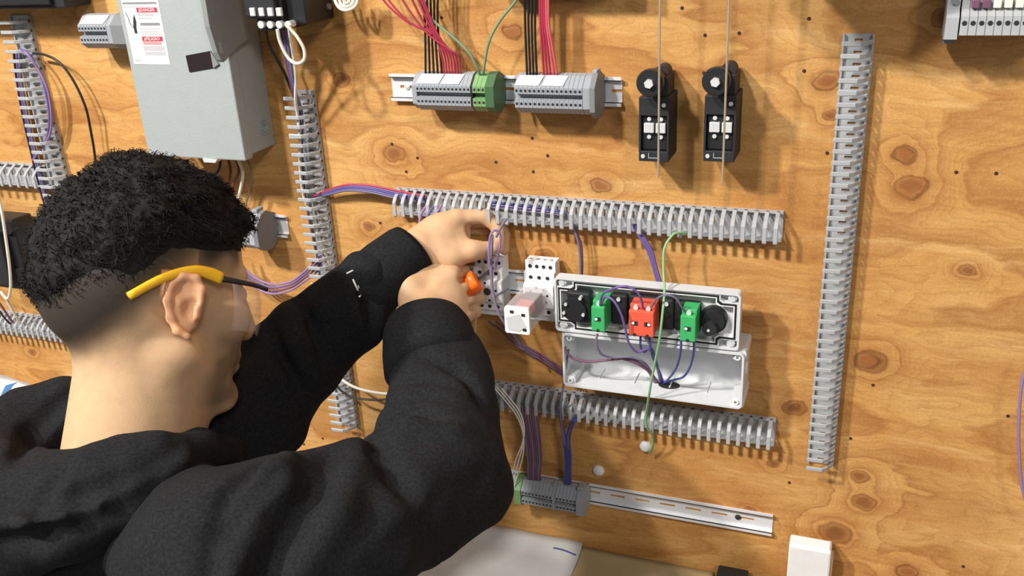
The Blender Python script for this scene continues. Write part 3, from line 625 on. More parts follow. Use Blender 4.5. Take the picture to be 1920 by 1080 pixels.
# ------------------------------------------------------------------ relay sockets and relay
def socket(x0, label, relay=False):
    zb, ztop = 1.330, 1.414; wd_ = .041
    root = empty('relay_socket', (x0+wd_/2, 0, zb), label, 'relay socket', 'white relay sockets')
    prof = [(.006, ztop), (.024, ztop), (.024, ztop-.013), (.030, ztop-.014), (.030, ztop-.028), (.036, ztop-.030), (.036, zb+.024), (.030, zb+.022), (.030, zb+.010), (.024, zb+.009), (.024, zb), (.006, zb)]
    b = MB(); b.prism([Vector((x0, -h, z)) for h, z in prof], (wd_, 0, 0)); b.build('socket_body', ENCW, root)
    for i in range(4):
        p = Vector((x0+.0065+i*.0093, -.024, ztop-.0075)); MB().cyl(p+V3((0, .001, 0)), p-V3((0, .0004, 0)), .0026, n=12).build('wire_port', DARKHOLE, root)
        p = Vector((x0+.0065+i*.0093, -.018, ztop)); MB().cyl(p, p+V3((0, 0, .0008)), .0022, n=10).build('top_screw', GREYB, root)
    for i in range(3):
        p = Vector((x0+.009+i*.0115, -.030, ztop-.0205)); MB().cyl(p+V3((0, .001, 0)), p-V3((0, .0004, 0)), .0026, n=12).build('wire_port', DARKHOLE, root)
        p = Vector((x0+.009+i*.0115, -.030, zb+.0155)); MB().cyl(p+V3((0, .001, 0)), p-V3((0, .0004, 0)), .0026, n=12).build('wire_port', DARKHOLE, root)
    cz = (zb+ztop)/2-.003; cx = x0+wd_/2
    MB().cyl((cx, -.0355, cz), (cx, -.0364, cz), .0052, n=16).build('key_hole', mat('keyhole_brown', (.08, .05, .03), .6), root)
    for k in range(8):
        a = 2*math.pi*k/8+.2; MB().cyl((cx+.0125*math.cos(a), -.0355, cz+.0125*math.sin(a)), (cx+.0125*math.cos(a), -.0363, cz+.0125*math.sin(a)), .0017, n=8).build('pin_slot', DARKHOLE, root)
    MB().box((x0+wd_, -.008, zb+.006), (x0+wd_+.0012, -.030, ztop-.03), .0004).build('side_plate', mat('socket_side_grey', (.40, .41, .42), .5), root)
    return root
xs1 = at(890, 540, .03).x; xs2 = at(984, 540, .03).x
socket(xs1, 'empty white relay socket the screwdriver points at')
socket(xs2, 'white relay socket holding the clear relay')
socket(at(726, 540, .03).x+.002, 'white relay socket mostly hidden behind the right fist')
def relay():
    cx = xs2+.0165; cz = 1.366; w2, h2 = .0158, .0175; y0, y1 = -.0365, -.105
    root = empty('cube_relay', (cx, y0, cz), 'clear cased plug-in relay with a white front face', 'relay')
    m = bpy.data.materials.new('clear_case'); m.use_nodes = True; nt = m.node_tree; b = nt.nodes['Principled BSDF']
    b.inputs['Base Color'].default_value = (.86, .80, .80, 1); b.inputs['Roughness'].default_value = .12; b.inputs['Alpha'].default_value = .35
    nz = nt.nodes.new('ShaderNodeTexNoise'); nz.inputs['Scale'].default_value = 120; nt.links.new(nz.outputs['Fac'], b.inputs['Roughness'])
    MB().box((cx-w2, y0, cz-h2), (cx+w2, y1+.003, cz+h2), .002).build('clear_case', m, root)
    MB().box((cx-w2+.004, y0-.004, cz-h2+.004), (cx+w2-.004, y0-.030, cz+h2-.006), .002).build('coil', mat('coil_brown', (.10, .05, .045), .5), root)
    MB().box((cx-w2+.006, y0-.030, cz-.002), (cx+w2-.005, y0-.050, cz+h2-.005), .002).build('armature', mat('armature_red', (.55, .12, .09), .4), root)
    MB().box((cx-w2+.003, y0, cz-h2+.003), (cx+w2-.003, y0-.010, cz-h2+.012), .001).build('contact_plate', GREYD, root)
    fr = MB().prism(rounded(cx, cz, 2*w2+.001, 2*h2+.001, .003, y1+.003), (0, -.004, 0)).build('front_face', ENCW, root)
    MB().prism([Vector((cx-w2+.002, y1-.001, cz+h2-.014)), Vector((cx+.004, y1-.001, cz+h2-.008)), Vector((cx+w2-.004, y1-.001, cz-h2+.010)), Vector((cx+.002, y1-.001, cz-h2+.003)), Vector((cx-w2+.004, y1-.001, cz-h2+.004))], (0, -.0006, 0)).build('label_area', mat('relay_label_grey', (.60, .60, .61), .5), fr)
    for dx, dz in ((-.006, h2-.006), (w2-.007, h2-.009), (w2-.006, -h2+.006)): MB().box((cx+dx-.0024, y1-.001, cz+dz-.0018), (cx+dx+.0024, y1-.0016, cz+dz+.0018)).build('face_mark', DARKHOLE, fr)
relay()

# ------------------------------------------------------------------ plastic enclosure base and its turned-over lid
def frame(b, outer, inner, y, dy):
    n = len(outer); dy = Vector((0, dy, 0)); vs = [Vector(p) for p in outer]+[Vector(p) for p in inner]; vs += [v+dy for v in vs[:2*n]]
    fs = []
    for i in range(n):
        j = (i+1) % n; fs += [(i, j, n+j, n+i), (2*n+i, 3*n+i, 3*n+j, 2*n+j), (i, 2*n+i, 2*n+j, j), (n+i, n+j, 3*n+j, 3*n+i)]
    b.add(vs, fs)
def enclosure():
    x0, x1, z0, z1, H = -.346, -.1165, 1.2545, 1.331, .057
    cx, cz, wd_, hg = (x0+x1)/2, (z0+z1)/2, x1-x0, z1-z0
    root = empty('plastic_enclosure', (cx, 0, z0), 'open light grey plastic box under the turned-over lid', 'enclosure')
    b = MB(); frame(b, rounded(cx, cz, wd_, hg, .006, 0), rounded(cx, cz, wd_-.005, hg-.005, .004, 0), 0, -H); b.prism(rounded(cx, cz, wd_-.001, hg-.001, .006, 0), (0, -.0025, 0))
    b.build('box_shell', ENC, root)
    b = MB()
    for sx in (-1, 1):
        for sz in (-1, 1):
            px, pz = cx+sx*(wd_/2-.0085), cz+sz*(hg/2-.0075)
            q = MB(); q.prism(rounded(px+sx*.002, pz+sz*.002, .0165, .0135, .004, -.002), (0, -(H-.008), 0)); po = q.build('corner_post', ENC, root)
            MB().cyl((px, -H+.007, pz), (px, -H+.003, pz), .0038, n=14).build('post_socket', ENCW, po); MB().cyl((px, -H+.0045, pz), (px, -H+.0028, pz), .0018, n=10).build('post_hole', GREYD, po)
    for i in range(4):
        x = cx-.075+i*.047; MB().box((x, -.0024, z0+.0025), (x+.0018, -H*.55, z0+.0040)).build('inner_rib', ENC, root)
    MB().prism([Vector((cx+.018+.014*math.cos(a), -.024+.010*math.sin(a), z0+.0026)) for a in [2*math.pi*i/18 for i in range(18)]], (0, 0, .0006)).build('cable_hole', DARKHOLE, root)
    MB().cyl((x1-.0006, -.030, cz+.006), (x1+.0012, -.030, cz+.006), .008, n=20).build('side_plug', ENCW, root)
    return root
enclosure()
def lid():
    x0, x1, z0, z1 = -.3545, -.1238, 1.3335, 1.4075; yb, yf = -.040, -.056
    cx, cz, wd_, hg = (x0+x1)/2, (z0+z1)/2, x1-x0, z1-z0
    root = empty('pushbutton_panel', (cx, yb, z0), 'turned-over plastic lid with a black seal and coloured contact blocks', 'enclosure lid')
    b = MB(); frame(b, rounded(cx, cz, wd_, hg, .005, yb), rounded(cx, cz, wd_-.005, hg-.005, .004, yb), yb, yf-yb); b.prism(rounded(cx, cz, wd_-.001, hg-.001, .005, yb), (0, -.004, 0)); b.build('lid_shell', ENC, root)
    def notch(m, nx, nz):   # inset outline with stepped corners
        a, c = wd_/2-m, hg/2-m; return [(a, c-nz), (a-nx*.8, c-nz), (a-nx, c-nz+.003), (a-nx, c), (-a+nx, c), (-a+nx, c-nz+.003), (-a+nx*.8, c-nz), (-a, c-nz), (-a, -c+nz), (-a+nx*.8, -c+nz), (-a+nx, -c+nz-.003), (-a+nx, -c), (a-nx, -c), (a-nx, -c+nz-.003), (a-nx*.8, -c+nz), (a, -c+nz)]
    def ring(m0, m1, y, dy, nx, nz, name, mt):
        b = MB(); frame(b, [Vector((cx+u, y, cz+v)) for u, v in notch(m0, nx, nz)], [Vector((cx+u, y, cz+v)) for u, v in notch(m1, nx-.0, nz-.0)], y, dy); return b.build(name, mt, root)
    ring(.0028, .0044, yb-.003, -.0115, .021, .0095, 'inner_wall', ENC); ring(.0046, .0066, yb-.003, -.0122, .021, .0095, 'rubber_seal', mat('seal_black', (.012, .012, .012), .6)); ring(.0068, .0082, yb-.003, -.0118, .021, .0095, 'seal_lip', ENCW)
    for sx in (-1, 1):
        for sz in (-1, 1):
            px, pz = cx+sx*(wd_/2-.010), cz+sz*(hg/2-.0075)
            po = MB().cyl((px, yb-.003, pz), (px, yf+.003, pz), .0052, n=16).build('corner_post', ENC, root); MB().cyl((px, yf+.0032, pz), (px, yf+.001, pz), .0036, n=14).build('lid_screw', SCREWM, po)
    yb2 = yb-.004
    def X(px, h=.06): return at(px, 585, h).x
    # selector at far left
    g = MB(); g.box((X(1062), yb2, cz-.021), (X(1108), yb2-.016, cz+.022), .004); g.cyl((X(1078), yb2, cz-.002), (X(1078), yb2-.021, cz-.002), .0155, n=22); s = g.build('selector_body', BLACK, root)
    for dx, dz in ((1064, .006), (1060, -.006), (1091, .016), (1096, -.006)):
        x = X(dx); MB().cyl((x, yb2-.015, cz+dz), (x, yb2-.0235, cz+dz), .0021, n=10).build('selector_screw', SCREWM, s)
    # black mounting collars
    for k, (a, c, hh) in enumerate(((1142, 1174, .021), (1176, 1232, .022), (1234, 1262, .021), (1262, 1312, .020))):
        q = MB().box((X(a), yb2, cz-hh), (X(c), yb2-.010, cz+hh), .003).build('mounting_collar', BLACK, root)
        MB().cyl((X((a+c)/2), yb2-.010, cz+hh-.006), (X((a+c)/2), yb2-.0125, cz+hh-.006), .0026, n=10).build('collar_screw', SCREWM, q)
    def contact(a, c, m, name, dz=0., n=1):
        xa, xc = X(a, .078), X(c, .078); y0, y1 = yb2-.004, yb2-.038
        b = MB(); b.box((xa, y0, cz-.020+dz), (xc, y1, cz+.013+dz), .0012); b.box((xa, y0, cz+.013+dz), (xc, y1+.008, cz+.0185+dz), .001)
        o = b.build(name, m, root)
        for i in range(n):
            x = xa+(xc-xa)*(i+.5)/n
            MB().cyl((x, y1+.0082, cz+.0155+dz), (x, y1+.004, cz+.0155+dz), .0030, n=12).build('clamp_screw', SCREWM, o)
            MB().box((x-.0036, y1+.0003, cz-.006+dz), (x+.0036, y1-.0004, cz-.0005+dz)).build('contact_window', DARKHOLE, o)
            MB().cyl((x+(.002 if i else -.002), y1, cz-.003+dz), (x+(.002 if i else -.002), y1-.001, cz-.003+dz), .0018, n=10).build('contact_pin', TAG, o)
            MB().cyl((x, y1+.0004, cz-.0185+dz), (x, y1-.0004, cz-.0185+dz), .0022, n=10).build('wire_port', DARKHOLE, o)
    contact(1110, 1135, GRN, 'green_contact_block', .001); contact(1180, 1227, RED, 'red_contact_block', .001, 2); contact(1277, 1306, GRN, 'green_contact_block', .001)
    x = X(1336); z = cz-.001
    r = MB().cyl((x, yb2, z), (x, yb2-.010, z), .0165, n=26).cyl((x, yb2-.010, z), (x, yb2-.014, z), .0145, .013, n=26).build('round_plug', BLACK, root)
    MB().cyl((x-.002, yb2-.013, z-.006), (x-.002, yb2-.024, z-.006), .0085, n=20).build('plug_button', BLACK2, r); MB().cyl((x-.003, yb2-.024, z-.007), (x-.003, yb2-.025, z-.007), .0018, n=10).build('plug_pin', SCREWM, r)
    # the button heads on the far side, between lid and board
    for xx in (X(1085), X(1126), X(1206), X(1292), x): MB().cyl((xx, yb+.0005, cz), (xx, -.001, cz), .0125, n=20).build('button_head', BLACK2, root)
lid()
def ewire(label, color, pts, r=.0016, group=None): return wire(label, color, pts, r, group)
for i, (a, h0) in enumerate((((1140, 572), .07), ((1139, 570), .075))):
    pass
ewire('violet wire arching from the left green contact to the red contact', 'violet', [(1125, 572, .078), (1130, 552, .085), (1150, 541, .09), (1175, 537, .09), (1195, 548, .088), (1204, 568, .082), (1205, 578, .076)], .0015)
ewire('violet wire curling from the left green contact down into the box', 'violet', [(1127, 570, .078), (1136, 556, .088), (1152, 566, .092), (1165, 590, .092), (1172, 615, .09), (1180, 645, .085), (1195, 660, .08), (1210, 655, .075), (1220, 658, .07), (1230, 680, .055), (1238, 716, .025)], .0015)
ewire('slate wire arching from the red contact to the right green contact', 'slate', [(1222, 575, .078), (1232, 560, .084), (1250, 553, .086), (1268, 560, .084), (1278, 576, .08), (1284, 584, .074)], .0013)
ewire('blue wire under the red contact curling into the box', 'blue', [(1201, 630, .07), (1201, 650, .072), (1208, 660, .072), (1218, 652, .07), (1226, 662, .065), (1234, 690, .05), (1240, 718, .022)], .0014)
ewire('second blue wire under the red contact falling into the box', 'blue', [(1217, 630, .07), (1220, 655, .07), (1228, 680, .058), (1238, 700, .04), (1243, 718, .022)], .0015)
ewire('slate wire from the left green contact running across the box', 'slate', [(1120, 626, .07), (1118, 645, .072), (1128, 664, .068), (1150, 670, .06), (1185, 670, .055), (1210, 682, .048), (1232, 716, .022)], .0015)
ewire('plum wire sweeping from the box\'s left edge across to the cable hole', 'plum', [(1058, 625, .03), (1060, 655, .055), (1075, 672, .06), (1105, 678, .058), (1150, 674, .054), (1190, 672, .05), (1215, 688, .042), (1230, 718, .022)], .0017)
for i in range(3):
    ewire('plum wire in the bundle running to the cable hole', 'plum' if i else 'lilac', [(1160+i*8, 671+i*2, .052), (1190+i*4, 676+i*4, .048), (1212+i*3, 692+i*3, .04), (1228+i*3, 718, .022)], .0016, 'plum wires in the box bundle')
ewire('blue wire from the right green contact bending into the box', 'blue', [(1277, 632, .072), (1276, 660, .07), (1268, 690, .055), (1252, 712, .035), (1243, 720, .022)], .0015)
ewire('outer blue wire from the right green contact bending into the box', 'blue', [(1300, 632, .072), (1301, 655, .07), (1295, 685, .058), (1282, 706, .045), (1262, 713, .035), (1246, 718, .024)], .0015)

# ------------------------------------------------------------------ white buttons on the board, bench, papers
for px, py, l in ((1210, 838, 'white round cap screwed to the board below the lower duct'), (1122, 883, 'white round cap screwed to the board above the low rail')):
    c = at(px, py, .003); o = MB().cyl((c.x, 0, c.z), (c.x, -.003, c.z), .0082, n=20).dome((c.x, -.003, c.z), (0, -1, 0), .0082, .004, 20, 4).build('screw_cap', WHITEP); tag(o, l, 'screw cap', 'white caps')
ZB = .945
bench = MB().box((-2.4, -.30, ZB-.04), (1.2, 0, ZB), .002); bo = bench.build('bench_shelf', mat('bench_wood', (.32, .20, .09), .6, var=.25, scale=7)); tag(bo, 'narrow wooden bench shelf along the foot of the board', 'bench')
for x in (-2.2, -1.1, 0, 1.05): MB().box((x, -.27, 0), (x+.06, -.20, ZB-.04), .003).build('leg', mat('bench_wood', (.32, .20, .09), .6), bo)
def sheet(name, m, x0, x1, y0, y1, lift, label, seed, wr=.0015, skew=0., nx=40, ny=26):
    """a thin wrinkled sheet lying on the bench, its back strip turned up against the board"""
    rng = np.random.default_rng(seed); ph = rng.random((6, 3))*6.28; fr = rng.uniform(20, 90, (6, 2)); vs = []; fs = []
    for j in range(ny+1):
        for i in range(nx+1):
            u, v = i/nx, j/ny; x = x0+(x1-x0)*u+skew*v; y = y0+(y1-y0)*v
            z = ZB+.0012+wr*(1.2+sum(math.sin(fr[k, 0]*x+fr[k, 1]*y+ph[k, 0]) for k in range(6))/5)
            d_ = max(0, y+.030)
            z += lift*(d_/.03)**1.3 if lift else 0
            vs.append((x, min(y, -.0008), z))
    n = nx+1
    fs = [(j*n+i, j*n+i+1, (j+1)*n+i+1, (j+1)*n+i) for j in range(ny) for i in range(nx)]
    k = len(vs); vs += [(a, b_, c-.0006) for a, b_, c in vs]; fs += [tuple(q+k for q in f[::-1]) for f in fs]
    edge = [i for i in range(n)]+[j*n+nx for j in range(1, ny+1)]+[ny*n+i for i in range(nx-1, -1, -1)]+[j*n for j in range(ny-1, 0, -1)]
    fs += [(edge[i], edge[(i+1) % len(edge)], edge[(i+1) % len(edge)]+k, edge[i]+k) for i in range(len(edge))]
    o = MB().add(vs, fs, True).build(name, m); tag(o, label, 'paper'); return o
pp = sheet('paper_sheet', PAPER, -1.15, -.343, -.26, -.0005, .012, 'large creased white drawing sheet on the bench below the elbow', 3, .0022, skew=-.0)
def on_paper(px, py):
    for k in range(140):
        p_ = at(px, py, .0005*k); d_ = max(0, p_.y+.030)
        if p_.z >= ZB+.0012+.0022*1.2+.012*(d_/.03)**1.3+.0016: return p_
    return p_
tag(MB().tube([on_paper(1038, 1027), on_paper(1052, 1030), on_paper(1066, 1035), on_paper(1080, 1041)], .0011, 6).build('pen_stroke', WIRE['blue']), 'short dark pen stroke near the corner of the white sheet', 'pen mark')
sheet('khaki_sheet', KRAFT, -.349, -.15, -.24, -.0005, .006, 'flat khaki sheet beside the white drawing on the bench', 5, .0005)
# pencil drawing smudges on the sheet are left to the paper material
q = at(1520, 1028, .03); xw0 = at(1478, 1035, .035).x; xw1 = at(1558, 1045, .035).x
root = empty('white_carton', ((xw0+xw1)/2, -.02, ZB), 'small white carton standing on the bench at bottom right', 'carton')
MB().box((xw0, -.006, ZB+.001), (xw1, -.032, q.z), .0025).build('carton_body', WHITEP, root); MB().box((xw0+.002, -.010, q.z-.001), (xw1-.002, -.028, q.z+.0015), .001).build('carton_flap', WHITEP, root)
MB().box((xw1-.001, -.010, ZB+.004), (xw1+.003, -.026, q.z-.012), .001).build('carton_side', mat('carton_beige', (.62, .50, .34), .7), root)
c0 = at(1345, 1072, .02); c1 = at(1402, 1078, .02)
root = empty('black_connector', ((c0.x+c1.x)/2, -.02, ZB), 'black plug connector peeking over the bottom edge', 'connector')
MB().box((c0.x, -.008, ZB+.001), (c1.x, -.030, c1.z-.001), .002).build('plug_body', BLACK, root); MB().cyl((c0.x+.006, -.019, c1.z-.003), (c0.x+.006, -.019, c0.z+.002), .006, n=14).build('plug_knob', BLACK, root)
# patterned bag at the far left
bx0, bx1 = -1.45, at(66, 735, .07).x; bz = at(15, 706, .07).z
root = empty('snack_bag', ((bx0+bx1)/2, -.07, ZB), 'white bag with blue and green print at the left edge', 'bag')
def bag():
    n = 14; vs = []; fs = []
    for j in range(n+1):
        v = j/n
        for i in range(24):
            a = 2*math.pi*i/24; pw = .75
            sx = abs(math.cos(a))**pw*(1 if math.cos(a) > 0 else -1); sy = abs(math.sin(a))**pw*(1 if math.sin(a) > 0 else -1)
            th = .05*(1-.75*v**2.5)+.003*math.sin(7*a+9*v); vs.append(((bx0+bx1)/2+sx*(bx1-bx0)/2*(1-.10*v*v), -.07+sy*th, ZB+(bz-ZB)*(v-.05*v*v*(1+math.cos(a)*.6))))
    for j in range(n): fs += [(j*24+i, j*24+(i+1) % 24, (j+1)*24+(i+1) % 24, (j+1)*24+i) for i in range(24)]
    fs += [tuple(range(23, -1, -1)), tuple(n*24+i for i in range(24))]
    m = MB(); m.add(vs, fs, True); bb = m.build('bag_body', mat('bag_white', (.8, .82, .84), .35), root)
    bl = mat('bag_blue', (.10, .27, .52), .4); gr = mat('bag_green', (.25, .36, .22), .4)
    MB().prism([at(2, 742, .123), at(12, 722, .123), at(34, 716, .123), at(24, 724, .123), at(14, 742, .123)], (0, -.002, 0)).build('blue_print', bl, bb)
    MB().prism([at(28, 738, .123), at(52, 722, .12), at(64, 726, .12), at(34, 744, .123)], (0, -.002, 0)).build('green_print', gr, bb)
bag()
# ------------------------------------------------------------------ the person: signed distance fields turned into meshes
_LAT = RNG.random((32, 32, 32)).astype(np.float32)
def vnoise(p):
    i = np.floor(p).astype(int); f = (p-i).astype(np.float32); f = f*f*(3-2*f); i &= 31; j = (i+1) & 31
    def g(a, b, c): return _LAT[a, b, c]
    x0, y0, z0 = i[..., 0], i[..., 1], i[..., 2]; x1, y1, z1 = j[..., 0], j[..., 1], j[..., 2]; fx, fy, fz = f[..., 0], f[..., 1], f[..., 2]
    a = g(x0, y0, z0)*(1-fx)+g(x1, y0, z0)*fx; b = g(x0, y1, z0)*(1-fx)+g(x1, y1, z0)*fx
    c = g(x0, y0, z1)*(1-fx)+g(x1, y0, z1)*fx; d = g(x0, y1, z1)*(1-fx)+g(x1, y1, z1)*fx
    return (a*(1-fy)+b*fy)*(1-fz)+(c*(1-fy)+d*fy)*fz
class Field:
    def __init__(s, lo, hi, vox):
        s.lo = np.array(lo, float); s.vox = vox; s.n = np.ceil((np.array(hi)-s.lo)/vox).astype(int)+1
        s.d = np.full(s.n, .2, np.float32)
    def _win(s, a, b):
        i0 = np.clip(np.floor((np.array(a)-s.lo)/s.vox).astype(int), 0, s.n); i1 = np.clip(np.ceil((np.array(b)-s.lo)/s.vox).astype(int)+1, 0, s.n)
        sl = tuple(slice(x, y) for x, y in zip(i0, i1)); ax = [s.lo[k]+s.vox*np.arange(i0[k], i1[k]) for k in range(3)]
        return sl, np.stack(np.meshgrid(*ax, indexing='ij'), -1).astype(np.float32)
    def _mix(s, sl, e, k, op):
        d = s.d[sl]
        if op == 'add':
            if k <= 0: s.d[sl] = np.minimum(d, e)
            else: h = np.clip(.5+.5*(e-d)/k, 0, 1); s.d[sl] = e+(d-e)*(1-h)-k*h*(1-h) if False else (d*(1-(1-h))*0+ (e*(1-h)+d*h)-k*h*(1-h))
        else:
            e = -e
            if k <= 0: s.d[sl] = np.maximum(d, e)
            else: h = np.clip(.5-.5*(e-d)/k, 0, 1); s.d[sl] = e*(1-h)+d*h+k*h*(1-h)
    def cone(s, a, b, ra, rb=None, k=.01, op='add'):
        rb = ra if rb is None else rb; a = np.array(a, float); b = np.array(b, float); R_ = max(ra, rb)+k+.03
        sl, p = s._win(np.minimum(a, b)-R_, np.maximum(a, b)+R_)
        if p.size == 0: return
        ab = b-a; t = np.clip(((p-a)@ab)/max(ab@ab, 1e-9), 0, 1); e = np.linalg.norm(p-a-t[..., None]*ab, axis=-1)-(ra+(rb-ra)*t)
        s._mix(sl, e.astype(np.float32), k, op)
    def chain(s, pts, rs, k=.01, op='add'):
        if np.ndim(rs) == 0: rs = [rs]*len(pts)
        for i in range(len(pts)-1): s.cone(pts[i], pts[i+1], rs[i], rs[i+1], k, op)
    def ell(s, c, r, k=.01, op='add', rot=None):
        c = np.array(c, float); r = np.array(r, float); R_ = r.max()+k+.03; sl, p = s._win(c-R_, c+R_)
        if p.size == 0: return
        q = p-c
        if rot is not None: q = q@np.array(rot).T     # rows of rot = local axes
        k0 = np.linalg.norm(q/r, axis=-1); k1 = np.linalg.norm(q/(r*r), axis=-1)+1e-9
        s._mix(sl, (k0*(k0-1)/k1).astype(np.float32), k, op)
    def pts(s): return s._win(s.lo, s.lo+s.vox*(s.n-1))[1]
    def sample(s, p):
        q = (np.array(p)-s.lo)/s.vox; i = np.clip(np.round(q).astype(int), 0, s.n-1); return s.d[i[..., 0], i[..., 1], i[..., 2]]
    def hit(s, px, py, t0=.5, t1=1.4):
        ts = np.arange(t0, t1, .002); q = s.sample(CAM+np.outer(ts, ray(px, py))); w_ = np.where(q < 0)[0]
        return ts[w_[0]] if len(w_) else None
    def mesh(s):
        d = s.d; neg = d < 0; n = s.n
        c8 = [d[a:n[0]-1+a, b:n[1]-1+b, c:n[2]-1+c] for a in (0, 1) for b in (0, 1) for c in (0, 1)]
        s8 = sum((x < 0).astype(np.int8) for x in c8); act = (s8 > 0) & (s8 < 8); idx = np.full(act.shape, -1); ci = np.argwhere(act); idx[act] = np.arange(len(ci))
        off = np.array([(a, b, c) for a in (0, 1) for b in (0, 1) for c in (0, 1)]); vals = np.stack([x[act] for x in c8], 1)
        acc = np.zeros((len(ci), 3)); cnt = np.zeros(len(ci))
        for i in range(8):
            for j in range(i+1, 8):
                if abs(off[i]-off[j]).sum() != 1: continue
                va, vb = vals[:, i], vals[:, j]; m = (va < 0) != (vb < 0); t = np.where(m, va/(va-vb+1e-12), 0)
                acc += np.where(m[:, None], off[i]+t[:, None]*(off[j]-off[i]), 0); cnt += m
        V_ = s.lo+s.vox*(ci+acc/cnt[:, None]); F_ = []
        for ax in range(3):
            u, w_ = (ax+1) % 3, (ax+2) % 3
            sa = [slice(None)]*3; sb = [slice(None)]*3; sa[ax] = slice(0, -1); sb[ax] = slice(1, None)
            cr = neg[tuple(sa)] != neg[tuple(sb)]; e = np.argwhere(cr); e = e[(e[:, u] > 0) & (e[:, w_] > 0) & (e[:, u] < n[u]-1) & (e[:, w_] < n[w_]-1)]
            if not len(e): continue
            fl = neg[tuple(sa)][tuple(e.T)]; qd = []
            for du, dw in ((-1, -1), (0, -1), (0, 0), (-1, 0)):
                q = e.copy(); q[:, u] += du; q[:, w_] += dw; qd.append(idx[tuple(q.T)])
            qd = np.stack(qd, 1); qd[~fl] = qd[~fl][:, ::-1]; F_.append(qd)
        return V_, np.concatenate(F_)
def npmesh(name, parts, material, parent, origin, cols=None, smooth=True):
    vs = []; fs = []; k = 0
    for v, f in parts: vs.append(v); fs.append(np.asarray(f)+k); k += len(v)
    vs = np.concatenate(vs)-np.array(origin); fs = np.concatenate(fs)
    me = bpy.data.meshes.new(name); me.vertices.add(len(vs)); me.vertices.foreach_set('co', vs.astype(np.float32).ravel())
    me.loops.add(fs.size); me.loops.foreach_set('vertex_index', fs.ravel().astype(np.int32)); me.polygons.add(len(fs)); me.polygons.foreach_set('loop_start', np.arange(0, fs.size, fs.shape[1], dtype=np.int32))
    me.update(); me.validate(); me.polygons.foreach_set('use_smooth', [smooth]*len(me.polygons)); me.materials.append(material)
    if cols is not None:
        at_ = me.color_attributes.new('tone', 'FLOAT_COLOR', 'POINT'); at_.data.foreach_set('color', np.concatenate(cols).astype(np.float32).ravel())
    o = bpy.data.objects.new(name, me); return link(o, parent, origin)
def skin_material():
    m = bpy.data.materials.new('skin'); m.use_nodes = True; nt = m.node_tree; b = nt.nodes['Principled BSDF']
    a = nt.nodes.new('ShaderNodeAttribute'); a.attribute_name = 'tone'; tc = nt.nodes.new('ShaderNodeTexCoord'); nz = nt.nodes.new('ShaderNodeTexNoise'); nz.inputs['Scale'].default_value = 90; nz.inputs['Detail'].default_value = 5
    nt.links.new(tc.outputs['Object'], nz.inputs['Vector']); mp = nt.nodes.new('ShaderNodeMapRange'); mp.inputs[3].default_value = .86; mp.inputs[4].default_value = 1.12; nt.links.new(nz.outputs['Fac'], mp.inputs[0])
    mx = nt.nodes.new('ShaderNodeMix'); mx.data_type = 'RGBA'; mx.blend_type = 'MULTIPLY'; mx.inputs[0].default_value = 1; nt.links.new(a.outputs['Color'], mx.inputs[6]); nt.links.new(mp.outputs[0], mx.inputs[7]); nt.links.new(mx.outputs[2], b.inputs['Base Color'])
    b.inputs['Roughness'].default_value = .55; b.inputs['Specular IOR Level'].default_value = .35; b.inputs['Subsurface Weight'].default_value = .12; b.inputs['Subsurface Radius'].default_value = (.006, .003, .0015); b.inputs['Subsurface Scale'].default_value = 1.0
    bp = nt.nodes.new('ShaderNodeBump'); bp.inputs['Strength'].default_value = .12; bp.inputs['Distance'].default_value = .001; n2 = nt.nodes.new('ShaderNodeTexNoise'); n2.inputs['Scale'].default_value = 700; nt.links.new(tc.outputs['Object'], n2.inputs['Vector']); nt.links.new(n2.outputs['Fac'], bp.inputs['Height']); nt.links.new(bp.outputs[0], b.inputs['Normal'])
    return m
SKIN = np.array([.62, .395, .225])
